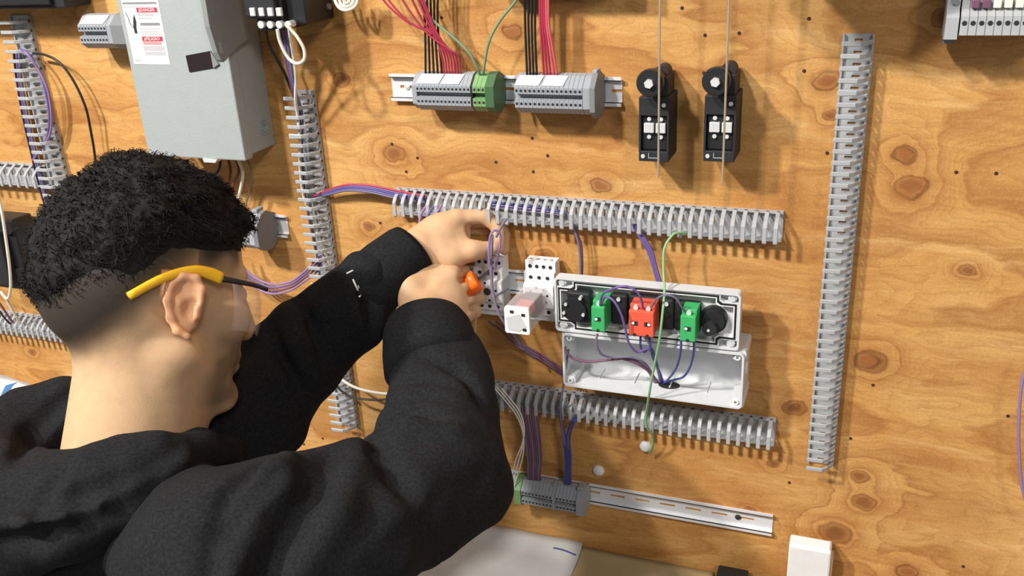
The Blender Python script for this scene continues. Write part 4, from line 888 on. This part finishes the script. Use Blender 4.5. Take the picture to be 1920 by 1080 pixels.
# head frame
HF = nrm(CV((.69, .0, .724))); HU = CV((-.05, -1, .0)); HU = nrm(HU-HF*HU.dot(HF)); HL = np.cross(HU, HF)
HEAD_O = P(292, 573, .955); HS = .95
HM = np.array([HF, HL, HU])               # rows: local axes
def h2w(p): return HEAD_O+np.asarray(p)@HM*HS
def w2h(p): return (np.asarray(p)-HEAD_O)@HM.T/HS
RS = P(425, 1065, .82); LS = P(150, 900, 1.11); NB = P(236, 880, .955)
MIDS = (RS+LS)/2
def sstep(a, b, x): t = np.clip((x-a)/(b-a), 0, 1); return t*t*(3-2*t)
def head_field(lo, hi, vox, ears=True, neck=True):
    f = Field(lo, hi, vox); k = .02
    f.ell((-.020, 0, .056), (.099, .077, .084), .0); f.ell((-.047, 0, .012), (.070, .063, .062), .03)
    f.ell((.042, 0, .050), (.050, .063, .058), k); f.ell((.046, 0, -.028), (.046, .058, .072), k)
    for s in (-1, 1):
        f.cone((.004, s*.052, -.052), (.066, s*.014, -.103), .020, .017, k); f.ell((.060, s*.044, -.016), (.026, .022, .022), .015)
        f.cone((.090, s*.008, .034), (.074, s*.046, .030), .010, .009, .012); f.ell((.098, s*.033, .012), (.014, .017, .012), .012, 'sub')
        f.ell((.077, s*.032, .010), (.0125, .0125, .0125), .003)
    f.ell((.073, 0, -.101), (.017, .020, .015), .014)
    f.cone((.092, 0, .026), (.108, 0, -.026), .008, .011, .008); 
    for s in (-1, 1): f.ell((.099, s*.010, -.034), (.011, .008, .008), .006)
    f.ell((.082, 0, -.058), (.012, .024, .007), .010); f.ell((.081, 0, -.071), (.012, .021, .008), .010); f.ell((.097, 0, -.0645), (.010, .022, .0016), .003, 'sub')
    if neck:
        nb = w2h(NB); a = np.array((-.012, 0, -.02)); f.cone(a, nb, .055, .066, .03); f.cone((-.018, 0, .0), w2h(NB+np.array([0, 0, -.09])), .050, .075, .03)
        f.cone((-.01, -.045, -.05), w2h(NB)+np.array([.045, -.02, -.03]), .016, .014, .02)      # side neck muscle
        f.cone((.0, .045, -.05), w2h(NB)+np.array([.045, .02, -.03]), .016, .014, .02)
    if ears:
        for s in (-1, 1):
            ax = nrm((.12, 0, 1)); yy = nrm((-.42, s*1, 0)); xx = nrm(np.cross(yy, ax)); rot = [xx, yy, ax]
            c = np.array((-.006, s*.079, -.002)); f.ell(c, (.0170, .0055, .030), .006, rot=rot)
            def ep(u, v, w_=0): return c+xx*u+ax*v+yy*w_
            sg = 1 if xx[0] > 0 else -1
            rim = [(.014, .004), (.014, .018), (.007, .029), (-.006, .030), (-.016, .020), (-.0185, .004), (-.014, -.014), (-.006, -.026), (.004, -.031)]
            f.chain([ep(sg*u, v, .005) for u, v in rim], [.0026, .0030, .0034, .0036, .0036, .0034, .0034, .0038, .0040], .005)
            f.ell(ep(sg*.004, -.003, .006), (.0085, .007, .012), .004, 'sub', rot=rot); f.ell(ep(sg*-.003, .014, .007), (.007, .004, .007), .004, 'sub', rot=rot)
            f.cone(ep(sg*.011, -.002, .004), ep(sg*.011, -.010, .004), .004, .004, .004)
    return f
hf = head_field((-.17, -.125, -.30), (.15, .125, .18), .0022)
hv, hq = hf.mesh()
def head_cols(v):
    x, y, z = v[:, 0], v[:, 1], v[:, 2]; c = np.tile(SKIN, (len(v), 1))
    nz = vnoise(v*60)-.5
    # cropped hair: everything above a line that drops behind the ear to the nape
    line = np.where(x > .012, 0.018+.010*sstep(.02, .05, x), np.where(x > -.045, .030-.9*(.012-x), -.021-1.1*(-.045-x)))
    line = np.maximum(line, -.088+.10*sstep(.02, .06, np.abs(y))*0)
    hm = sstep(-.006, .030, z-line+nz*.010)*(1-sstep(.064, .076, x)*(1-sstep(.062, .085, z)))
    hm = hm*np.where((np.abs(y) > .070) & (x < .016) & (x > -.03) & (z < .034), 0, 1)      # not on the ears
    dens = .66+.32*sstep(.01, .055, z-line)+.2*sstep(.01, .03, x)*sstep(.0, .02, z-line)
    hair = np.array([.035, .028, .022])
    side = sstep(-.02, .02, x)*(1-sstep(.05, .058, x))*(1-sstep(-.02, .03, z))*sstep(-.045, -.02, z)*.5       # sideburn
    beard = sstep(.015, .05, x)*(1-sstep(-.045, -.022, z))*sstep(-.125, -.10, z)*.62+side*.6
    c = c*(1-np.clip(hm*dens, 0, 1))[:, None]+hair*np.clip(hm*dens, 0, 1)[:, None]
    bb = np.clip(beard*(1+nz), 0, .7)[:, None]; c = c*(1-bb)+np.array([.07, .045, .032])*bb
    ear = ((np.abs(y) > .071) & (x < .02) & (x > -.032) & (np.abs(z) < .036))
    c[ear] = c[ear]*np.array([1.06, .86, .80])
    lip = np.clip(1-((x-.098)/.012)**2-(y/.026)**2-((z+.065)/.013)**2, 0, 1)[:, None]; c = c*(1-.5*lip)+np.array([.40, .14, .11])*.5*lip
    brow = np.exp(-((z-.035-.006*(1-np.abs(y)/.05))/.005)**2)*sstep(.012, .018, np.abs(y))*(1-sstep(.045, .055, np.abs(y)))*sstep(.06, .075, x); c = c*(1-.85*brow[:, None])+hair*.85*brow[:, None]
    return np.concatenate([c, np.ones((len(c), 1))], 1)
parts = [(h2w(hv), hq)]; cols = [head_cols(hv)]
# hands
def PX(px, py, t): return P(px, py, t)
def right_hand():
    a = PX(735, 470, 1.22); b_ = PX(925, 650, 1.10); lo = np.minimum(a, b_)-.07; hi = np.maximum(a, b_)+.07
    f = Field(lo, hi, .0017); W0 = PX(800, 655, 1.115); W1 = PX(797, 600, 1.150)
    f.cone(PX(815, 720, 1.07), W0, .036, .031, .02); f.cone(W0, W1, .031, .029, .02)
    mcp = [PX(848, 515, 1.188), PX(866, 538, 1.196), PX(876, 564, 1.198), PX(874, 589, 1.193)]
    base = [PX(785, 575, 1.165), PX(800, 585, 1.160), PX(812, 597, 1.158), PX(822, 607, 1.156)]
    for q, (m, bs) in enumerate(zip(mcp, base)): f.cone(bs, m, .019, [.0125, .0125, .012, .011][q], .014)
    f.ell(PX(830, 560, 1.190), (.030, .024, .030), .015)
    L_ = [(.040, .024, .020), (.044, .027, .021), (.040, .025, .020), (.032, .019, .018)]; R_ = [.0095, .0097, .0092, .0082]
    for q, m in enumerate(mcp):
        d1 = nrm(CV((.40, -.10, .90))); d2 = nrm(CV((-.65, .20, .75))); d3 = nrm(CV((-.95, .35, -.05)))
        p1 = m+d1*L_[q][0]*.75; p2 = p1+d2*L_[q][1]; p3 = p2+d3*L_[q][2]
        f.chain([m, p1, p2, p3], [R_[q]*1.12, R_[q], R_[q]*.95, R_[q]*.85], .004)
    # thumb along the top
    f.chain([PX(785, 590, 1.160), PX(768, 540, 1.170), PX(786, 512, 1.183), PX(824, 505, 1.197), PX(852, 510, 1.208)], [.021, .017, .0135, .0115, .0095], .010)
    f.cone(PX(772, 545, 1.172), PX(830, 530, 1.185), .016, .014, .014)
    for q, m in enumerate(mcp): f.ell(m+CV((.000, .000, -.0105)), (.008, .007, .006), .006)
    for q in range(3): mm = (mcp[q]+mcp[q+1])/2; f.cone(mm+CV((.004, 0, -.012)), mm+CV((.012, -.002, .004)), .0035, .0035, .006, 'sub')
    # tendons
    for m, bs in zip(mcp[:3], base[:3]): f.cone(bs+CV((0, 0, -.016)), m+CV((-.004, 0, -.009)), .003, .004, .008)
    return f
def left_hand():
    a = PX(740, 380, 1.26); b_ = PX(960, 520, 1.14); lo = np.minimum(a, b_)-.07; hi = np.maximum(a, b_)+.07
    f = Field(lo, hi, .0017); W0 = PX(735, 505, 1.185); W1 = PX(785, 468, 1.200)
    f.cone(PX(690, 540, 1.178), W0, .026, .026, .02); f.cone(W0, W1, .029, .027, .02)
    mcp = [PX(856, 410, 1.208), PX(866, 412, 1.228), PX(864, 424, 1.248), PX(856, 440, 1.264)]
    for q, m in enumerate(mcp): f.cone(PX(792, 455+q*3, 1.205+q*.010), m, .018, .0125, .014)
    f.ell(PX(826, 440, 1.212), (.028, .022, .026), .016)
    R_ = [.0098, .0098, .0092, .0082]
    tipx = [[(906, 405, 1.212), (934, 425, 1.214), (936, 462, 1.212)], [(918, 412, 1.232), (944, 436, 1.234), (944, 466, 1.230)], [(915, 430, 1.252), (938, 452, 1.252), (936, 476, 1.246)], [(900, 448, 1.266), (920, 466, 1.264), (916, 486, 1.258)]]
    for q, m in enumerate(mcp): f.chain([m]+[PX(*p_) for p_ in tipx[q]], [R_[q]*1.15, R_[q], R_[q]*.92, R_[q]*.82], .004)
    f.chain([PX(798, 478, 1.200), PX(846, 482, 1.196), PX(886, 470, 1.198), PX(924, 465, 1.204)], [.022, .0150, .0118, .0088], .010)
    f.cone(PX(830, 465, 1.202), PX(858, 455, 1.205), .016, .010, .016)
    f.ell(PX(866, 440, 1.212), (.012, .012, .012), .01)
    f.ell(PX(884, 438, 1.206), (.010, .006, .012), .005, 'sub')
    return f
NAILS = []
def hand_cols(v):
    c = np.tile(SKIN*np.array([1.02, .98, .97]), (len(v), 1))
    for n_ in NAILS:
        w_ = np.exp(-(np.linalg.norm(v-n_, axis=1)/.0062)**4)[:, None]; c = c*(1-.7*w_)+np.array([.72, .42, .38])*.7*w_
    return np.concatenate([c, np.ones((len(c), 1))], 1)
for f in (right_hand(), left_hand()):
    if parts[1:]: NAILS = [PX(a_, b_, f.hit(a_, b_, 1.1, 1.3)) for a_, b_ in ((921, 462), (937, 464))]
    v, q = f.mesh(); parts.append((v, q)); cols.append(hand_cols(v))
# inner trunk and arms (under the clothes)
RE = PX(838, 895, .955); LE = PX(448, 785, 1.10); HIP = MIDS+np.array([-.02, -.05, -.46])
SIDE = nrm((RS-LS)*np.array([1, 1, 0]))
bf = Field(np.minimum(RS, LS)-np.array([.35, .25, .65]), np.maximum(RS, RE)+np.array([.35, .40, .30]), .011)
bf.cone(RS, LS, .05, .05, .02); bf.cone(NB, MIDS, .06, .07, .03); bf.cone(MIDS, HIP, .09, .10, .04)
bf.cone(RS, RE, .045, .038, .02); bf.cone(RE, PX(815, 715, 1.075), .036, .029, .02); bf.cone(LS, LE, .045, .038, .02); bf.cone(LE, PX(700, 533, 1.178), .034, .024, .02)
v, q = bf.mesh(); parts.append((v, q)); cols.append(np.concatenate([np.tile(SKIN, (len(v), 1)), np.ones((len(v), 1))], 1))
FEET = np.array([HIP[0], HIP[1], 0.0])
person = npmesh('person', parts, skin_material(), None, FEET, cols)
tag(person, 'person in a black hooded sweatshirt and yellow safety glasses wiring the board', 'person')

# hair on top: the head's own shape grown outward, thick above and fading at the sides
def hair_field():
    lo, hi = (-.185, -.135, -.10), (.165, .135, .225); f = head_field(lo, hi, .0021, ears=False, neck=False); p = f.pts(); x, y, z = p[..., 0], p[..., 1], p[..., 2]
    zz = z+np.clip(-.02-x, 0, 1)*1.05                                                             # the thick part sits lower at the back
    T = -.006+.011*sstep(.036, .074, zz)+.015*sstep(.060, .135, zz)
    T -= .03*sstep(.075, .10, x)*(1-sstep(.055, .085, z))                                          # clear of the face
    T += .006*sstep(.05, .09, x)*sstep(.070, .095, z)-.016*sstep(-.03, -.10, x)
    n = (vnoise(p*np.array([30, 42, 42])+3)-.5)*.016+(vnoise(p*np.array([90, 130, 130]))-.5)*.009+(vnoise(p*np.array([200, 260, 260])+9)-.5)*.006
    f.d = (f.d-T-n*sstep(-.004, .015, T)).astype(np.float32); return f
hfld = hair_field(); v, q = hfld.mesh()
# loose locks
P0 = v[RNG.integers(0, len(v), 11000)]; P0 = P0[P0[:, 2]+np.clip(-.02-P0[:, 0], 0, 1)*1.05 > .064]
g0 = P0-np.array([-.02, 0, .05]); g0 /= np.linalg.norm(g0, axis=1)[:, None]; n = len(P0)
fl_ = np.stack([.25+.9*(P0[:, 0] > .0)-.8*(P0[:, 0] < -.05), np.sign(P0[:, 1])*.35+RNG.normal(0, .4, n), -.35+RNG.normal(0, .35, n)], 1)+RNG.normal(0, .5, (n, 3)); fl_ -= g0*(fl_*g0).sum(1)[:, None]; fl_ /= np.linalg.norm(fl_, axis=1)[:, None]+1e-9
ln_ = RNG.uniform(.005, .012, n)[:, None]; sd = np.cross(fl_, g0); w_ = RNG.uniform(.0004, .0008, n)[:, None]; B = P0-g0*.002
rows = [(0, 1), (.5, .8), (1, .12)]; sv = []
for s, wk in rows:
    c = B+fl_*ln_*s+g0*(.0045*math.sin(s*2.2)+.001)*RNG.uniform(.3, 1.5, n)[:, None]; sv += [c-sd*w_*wk, c+g0*w_*wk*1.2, c+sd*w_*wk]
sv = np.stack(sv, 1).reshape(-1, 3); i0 = (np.arange(n)*9)[:, None]; sf = []
for a in range(2):
    for b_ in range(3): sf.append(i0+np.array([a*3+b_, a*3+(b_+1) % 3, a*3+3+(b_+1) % 3, a*3+3+b_]))
HAIRM = mat('hair_black', (.013, .012, .012), .75, var=.4, scale=200, spec=.2)
hair = npmesh('hair', [(h2w(v), q), (h2w(sv), np.concatenate(sf))], HAIRM, person, HEAD_O)
hair['label'] = 'thick black wavy hair with faded sides'

# ------------------------------------------------------------------ hooded sweatshirt
def cloth_material():
    m = bpy.data.materials.new('black_fleece'); m.use_nodes = True; nt = m.node_tree; b = nt.nodes['Principled BSDF']; tc = nt.nodes.new('ShaderNodeTexCoord')
    nz = nt.nodes.new('ShaderNodeTexNoise'); nz.inputs['Scale'].default_value = 330; nz.inputs['Detail'].default_value = 5; nz.inputs['Roughness'].default_value = .75; nt.links.new(tc.outputs['Object'], nz.inputs['Vector'])
    r = nt.nodes.new('ShaderNodeValToRGB'); r.color_ramp.elements[0].color = (.006, .0062, .0070, 1); r.color_ramp.elements[1].color = (.0215, .0225, .0255, 1); r.color_ramp.elements[0].position = .32; r.color_ramp.elements[1].position = .72; nt.links.new(nz.outputs['Fac'], r.inputs[0]); nt.links.new(r.outputs[0], b.inputs['Base Color'])
    b.inputs['Roughness'].default_value = .9; b.inputs['Specular IOR Level'].default_value = .15; b.inputs['Sheen Weight'].default_value = .0; b.inputs['Sheen Roughness'].default_value = .5
    bp = nt.nodes.new('ShaderNodeBump'); bp.inputs['Strength'].default_value = .3; bp.inputs['Distance'].default_value = .0015; nt.links.new(nz.outputs['Fac'], bp.inputs['Height']); nt.links.new(bp.outputs[0], b.inputs['Normal']); return m
CLOTH = cloth_material()
def hoodie_field():
    f = Field(np.minimum(RS, LS)-np.array([.36, .28, .62]), np.maximum(RS, RE)+np.array([.32, .42, .26]), .0058)
    # trunk: two side columns and a broad back, leaning down to the hips
    hr = HIP+SIDE*.11; hl = HIP-SIDE*.11; FW = CV((.90, -.20, .36)); FW[2] = 0; FW = nrm(FW)
    dn = np.array([0, 0, -.05])
    f.cone(RS-SIDE*.05+FW*.01+dn, hr, .085, .125, .0); f.cone(LS+SIDE*.05+FW*.01+dn, hl, .085, .125, .04); f.cone(MIDS-FW*.02+dn, HIP-FW*.02, .10, .13, .05); f.cone(MIDS+FW*.04+dn, HIP+FW*.04, .09, .12, .05)
    f.cone(RS, LS, .070, .070, .03); f.cone(NB+np.array([0, 0, -.06]), MIDS+dn, .070, .085, .03)
    # right sleeve
    f.chain([RS, PX(560, 1020, .85), PX(670, 985, .880), PX(765, 940, .925), RE], [.083, .080, .078, .071, .064], .012)
    f.chain([RE, PX(838, 800, 1.02), PX(826, 715, 1.075), PX(812, 668, 1.105)], [.064, .057, .054, .050], .010)
    f.cone(PX(715, 850, .95), PX(790, 780, 1.01), .030, .028, .02)
    # left sleeve
    f.chain([LS, PX(320, 890, 1.12), LE], [.080, .074, .068], .015); f.chain([LE, PX(560, 665, 1.14), PX(640, 590, 1.165), PX(690, 538, 1.172)], [.066, .058, .053, .043], .012)
    p = f.pts()
    n = (vnoise(p*np.array([13, 13, 22])+5)-.5)*.018+(vnoise(p*np.array([34, 34, 48])+2)-.5)*.008
    f.d += n.astype(np.float32)
    def groove(pix, r=.006, k=.014, sink=0.):
        q = []
        for px, py in pix:
            t = f.hit(px, py)
            if t is not None: q.append(PX(px, py, t+sink))
        if len(q) > 1: f.chain(q, r, k, 'sub')
    def ridge(pix, r=.007, k=.016, sink=.003):
        q = [PX(px, py, f.hit(px, py)+sink) for px, py in pix if f.hit(px, py) is not None]
        if len(q) > 1: f.chain(q, r, k)
    groove([(700, 812), (718, 850), (742, 890), (765, 918)], .008, .016); groove([(700, 795), (760, 785), (830, 788)], .006); ridge([(715, 835), (770, 800), (850, 810)], .007)
    groove([(395, 1079), (405, 1000), (430, 930), (470, 880), (505, 858)], .007, .012); ridge([(440, 1079), (462, 960), (510, 885), (540, 860)], .006); groove([(500, 1079), (560, 980), (605, 900), (625, 850)], .010, .024); groove([(430, 1000), (470, 930), (520, 880)], .005, .012)
    groove([(735, 690), (790, 668), (850, 690), (900, 750)], .005); ridge([(560, 1079), (640, 960), (660, 880)], .006, .02)
    groove([(508, 610), (530, 660), (560, 720)], .006, .018); groove([(560, 560), (590, 620), (600, 690)], .005, .018); ridge([(535, 590), (560, 650), (585, 700)], .006, .02); groove([(650, 520), (690, 560), (700, 620)], .005)
    groove([(745, 720), (800, 715), (860, 722)], .003, .01); groove([(745, 748), (790, 742), (845, 748)], .003, .01)
    return f
hof = hoodie_field(); v, q = hof.mesh()
hoodie = npmesh('hoodie', [(v, q)], CLOTH, person, MIDS); hoodie['label'] = 'black fleece hooded sweatshirt with rolled cuffs'
def hood_field():
    f = Field(NB-np.array([.30, .28, .22]), NB+np.array([.32, .30, .16]), .0048)
    f.chain([PX(455, 900, 1.03), PX(420, 845, .99), PX(372, 850, .945), PX(290, 882, .890), PX(190, 912, .870), PX(110, 940, .872), PX(20, 940, .895), PX(-35, 915, .95), PX(-8, 862, 1.0), PX(60, 808, 1.03), PX(130, 782, 1.05), PX(190, 790, 1.07)], [.018, .017, .022, .034, .040, .046, .052, .054, .050, .043, .040, .03], .018)
    f.chain([PX(-60, 985, .88), PX(40, 985, .86), PX(140, 970, .855), PX(225, 935, .862), PX(310, 890, .885)], [.046, .044, .040, .033, .022], .015)
    # neck opening
    f.cone(w2_neck(.03), w2_neck(-.35), .068, .058, .012, 'sub')
    p = f.pts(); f.d += ((vnoise(p*np.array([22, 22, 30])+8)-.5)*.014+(vnoise(p*60+1)-.5)*.003).astype(np.float32)
    def at_(pix, r, k, op, sink=0.):
        q = [PX(px, py, f.hit(px, py)+sink) for px, py in pix if f.hit(px, py) is not None]
        if len(q) > 1: f.chain(q, r, k, op)
    at_([(2, 975), (60, 972), (140, 962), (205, 938), (270, 900), (335, 858)], .011, .014, 'add', .003); at_([(2, 948), (70, 942), (150, 930), (215, 905), (280, 872), (340, 838)], .005, .018, 'sub'); at_([(2, 1018), (70, 1008), (150, 994), (225, 960), (300, 910)], .005, .016, 'sub')
    at_([(30, 860), (60, 815), (100, 765), (132, 742)], .006, .014, 'sub'); at_([(70, 950), (95, 905), (118, 875)], .004, .012, 'sub')
    return f
_nv = nrm(NB-h2w((-.02, 0, -.02)))
def w2_neck(s): return NB-_nv*(-s)
hv2, hq2 = hood_field().mesh()
npmesh('hood', [(hv2, hq2)], CLOTH, hoodie, NB)
def cuff(a, b_, prof, name='cuff', flat=1.0):
    a = np.array(a); b_ = np.array(b_); z = nrm(b_-a); x = nrm(np.cross(z, [0.3, .2, 1])); y = np.cross(z, x); L = np.linalg.norm(b_-a); n = 48; vs = []; fs = []
    for s, r in prof:
        for i in range(n):
            t = 2*math.pi*i/n; rr = r*(1+.015*math.sin(3*t+s*4)+.010*math.sin(24*t)*(.15 < s < .95)); vs.append(a+z*L*s+(x*math.cos(t)+y*math.sin(t)*flat)*rr)
    for k in range(len(prof)-1): fs += [(k*n+i, k*n+(i+1) % n, (k+1)*n+(i+1) % n, (k+1)*n+i) for i in range(n)]
    MB().add(vs, fs, True).build(name, CLOTH, hoodie)
cuff(PX(815, 700, 1.085), PX(797, 608, 1.140), [(-.05, .030), (0, .052), (.12, .0575), (.45, .0575), (.8, .054), (.96, .049), (1.0, .045), (.96, .041), (.6, .038)])
cuff(PX(678, 550, 1.170), PX(776, 468, 1.200), [(-.05, .028), (0, .039), (.12, .0425), (.5, .042), (.9, .0395), (1.0, .037), (.97, .034), (.6, .031)])
def strokes(name, lst, r, m):
    b_ = MB()
    for st in lst:
        q = [PX(px, py, (hof.hit(px, py) or 1.15)-.0006) for px, py in st]; b_.tube(q, r, 6, 3)
    b_.build(name, m, hoodie)
strokes('sleeve_print', [[(650, 513), (656, 510), (662, 507)], [(662, 524), (667, 535), (673, 548)], [(669, 527), (672, 536), (676, 546)], [(664, 530), (670, 528)], [(669, 541), (675, 538)], [(673, 549), (677, 548)], [(678, 549), (677, 553), (674, 556)]], .0012, WHITEP)

# ------------------------------------------------------------------ trousers and shoes (below the photo's edge)
def legs():
    f = Field(HIP-np.array([.35, .35, HIP[2]-.01]), HIP+np.array([.35, .35, .12]), .011); KN = HIP*np.array([1, 1, 0])
    for s in (-1, 1):
        h_ = HIP+SIDE*s*.085; k_ = np.array([h_[0]+.02, h_[1]+.02, .50]); an = np.array([h_[0], h_[1]-.02, .10]); f.cone(h_, k_, .105, .075, .04); f.cone(k_, an, .072, .060, .03)
    f.cone(HIP+SIDE*.07+np.array([0, 0, .04]), HIP-SIDE*.07+np.array([0, 0, .04]), .115, .115, .05); return f
v, q = legs().mesh(); npmesh('trousers', [(v, q)], mat('dark_denim', (.02, .025, .04), .85), person, HIP)
for s in (-1, 1):
    h_ = HIP+SIDE*s*.085; f = Field(np.array([h_[0]-.2, h_[1]-.2, -.01]), np.array([h_[0]+.25, h_[1]+.25, .2]), .008); d_ = nrm(np.array([HF[0], HF[1], 0])); c = np.array([h_[0], h_[1]-.02, .045])
    f.cone(c-d_*.06, c+d_*.14, .044, .038, .02); f.cone(c, c+np.array([0, 0, .07]), .05, .05, .02); p = f.pts(); f.d = np.maximum(f.d, (.001-p[..., 2]).astype(np.float32)); v, q = f.mesh(); npmesh('shoe', [(v, q)], BLACK2, person, c)

# ------------------------------------------------------------------ safety glasses
gl = empty('safety_glasses', h2w((.03, 0, .015)), 'clear safety glasses with yellow temples on the face', 'glasses')
YEL = mat('temple_yellow', (.93, .52, .025), .35); DRK = mat('temple_dark', (.03, .024, .02), .4)
def ribbon(pts, hh, tt, name, m, upv=(0, 0, 1)):
    pts = [np.array(p) for p in pts]; q = []; e = [2*pts[0]-pts[1]]+pts+[2*pts[-1]-pts[-2]]; hs = []; h_ = list(hh)
    for i in range(len(pts)-1):
        p0, p1, p2, p3 = e[i:i+4]
        for k in range(5): t = k/5; q.append(.5*((2*p1)+(-p0+p2)*t+(2*p0-5*p1+4*p2-p3)*t*t+(-p0+3*p1-3*p2+p3)*t**3)); hs.append(h_[i]+(h_[i+1]-h_[i])*t)
    q.append(pts[-1]); hs.append(h_[-1]); vs = []; n = 10
    for i, c in enumerate(q):
        z = nrm(q[min(i+1, len(q)-1)]-q[max(i-1, 0)]); u = np.array(upv, float); u = nrm(u-z*u.dot(z)); s = np.cross(z, u)
        vs += [h2w(c+u*hs[i]*math.cos(2*math.pi*k/n)+s*tt*math.sin(2*math.pi*k/n)) for k in range(n)]
    m_ = len(q); fs = [(i*n+k, i*n+(k+1) % n, (i+1)*n+(k+1) % n, (i+1)*n+k) for i in range(m_-1) for k in range(n)]+[tuple(range(n-1, -1, -1)), tuple((m_-1)*n+k for k in range(n))]
    MB().add(vs, fs, True).build(name, m, gl)
for s in (-1, 1):
    ribbon([(.034, s*.0800, .026), (.020, s*.0805, .031), (.0, s*.081, .034), (-.030, s*.080, .026), (-.064, s*.077, .008)], [.0068, .0068, .0050, .0046, .0042], .0024, 'temple', YEL)
    ribbon([(.096, s*.066, .015), (.070, s*.078, .020), (.032, s*.080, .026)], [.0026, .0026, .0034], .0018, 'hinge_arm', DRK)
LENS = bpy.data.materials.new('clear_lens'); LENS.use_nodes = True; lb_ = LENS.node_tree.nodes['Principled BSDF']; lb_.inputs['Base Color'].default_value = (.9, .88, .88, 1); lb_.inputs['Roughness'].default_value = .04; lb_.inputs['Alpha'].default_value = .13; lb_.inputs['Coat Weight'].default_value = .5
for s in (-1, 1):
    nu, nv_ = 18, 10; vs = []; fs = []
    for off in (0, .0016):
        for j in range(nv_+1):
            for i in range(nu+1):
                a = math.radians(6+(62)*i/nu); v_ = j/nv_; top = .026; bot = -.040+.012*(i/nu)+.016*max(0, 1-i/nu*4)
                z = bot+(top-bot)*v_; rr = .128-off-.010*((v_-.55)*2)**2*.6
                vs.append(h2w((.018+rr*math.cos(a)*.86-.012, s*(.004+rr*math.sin(a)*.66), z)))
    n = nu+1; K = n*(nv_+1)
    for o_ in (0, K): fs += [(o_+j*n+i, o_+j*n+i+1, o_+(j+1)*n+i+1, o_+(j+1)*n+i) for j in range(nv_) for i in range(nu)]
    ed = list(range(n))+[j*n+nu for j in range(1, nv_+1)]+[nv_*n+i for i in range(nu-1, -1, -1)]+[j*n for j in range(nv_-1, 0, -1)]
    fs += [(ed[i], ed[(i+1) % len(ed)], ed[(i+1) % len(ed)]+K, ed[i]+K) for i in range(len(ed))]
    MB().add(vs, fs, True).build('lens', LENS, gl)
ribbon([(.115, -.010, .020), (.119, 0, .021), (.115, .010, .020)], [.003, .003, .003], .002, 'bridge', LENS)

# ------------------------------------------------------------------ screwdriver in the right fist
ha = PX(836, 566, 1.205); hb = PX(889, 529, 1.196); tip = np.array(at(926, 502, .038)); dv = nrm(hb-ha)
sd_ = empty('screwdriver', Vector(ha), 'orange-handled screwdriver held in the right fist', 'screwdriver')
def handle():
    n = 24; vs = []; fs = []; z = dv; x = nrm(np.cross(z, [0, 0, 1])); y = np.cross(z, x); L = np.linalg.norm(hb-ha)+.006
    prof = [(-.02, .0), (-.02, .009), (0, .012), (.3, .0125), (.7, .0115), (.86, .0140), (.97, .0140), (1.0, .0115), (1.0, 0)]
    for s, r in prof:
        for i in range(n):
            t = 2*math.pi*i/n; vs.append(ha+z*L*s+(x*math.cos(t)+y*math.sin(t))*r*(1+.05*math.cos(6*t)))
    for k in range(len(prof)-1): fs += [(k*n+i, k*n+(i+1) % n, (k+1)*n+(i+1) % n, (k+1)*n+i) for i in range(n)]
    MB().add(vs, fs, True).build('handle', ORANGE, sd_)
handle()
e_ = hb+dv*.004
MB().cyl(Vector(e_), Vector(e_+(tip-e_)*.86), .0021, n=10).cyl(Vector(e_+(tip-e_)*.86), Vector(tip), .0021, .0012, n=10).build('shaft', mat('shaft_dark', (.10, .09, .09), .3, .6), sd_)
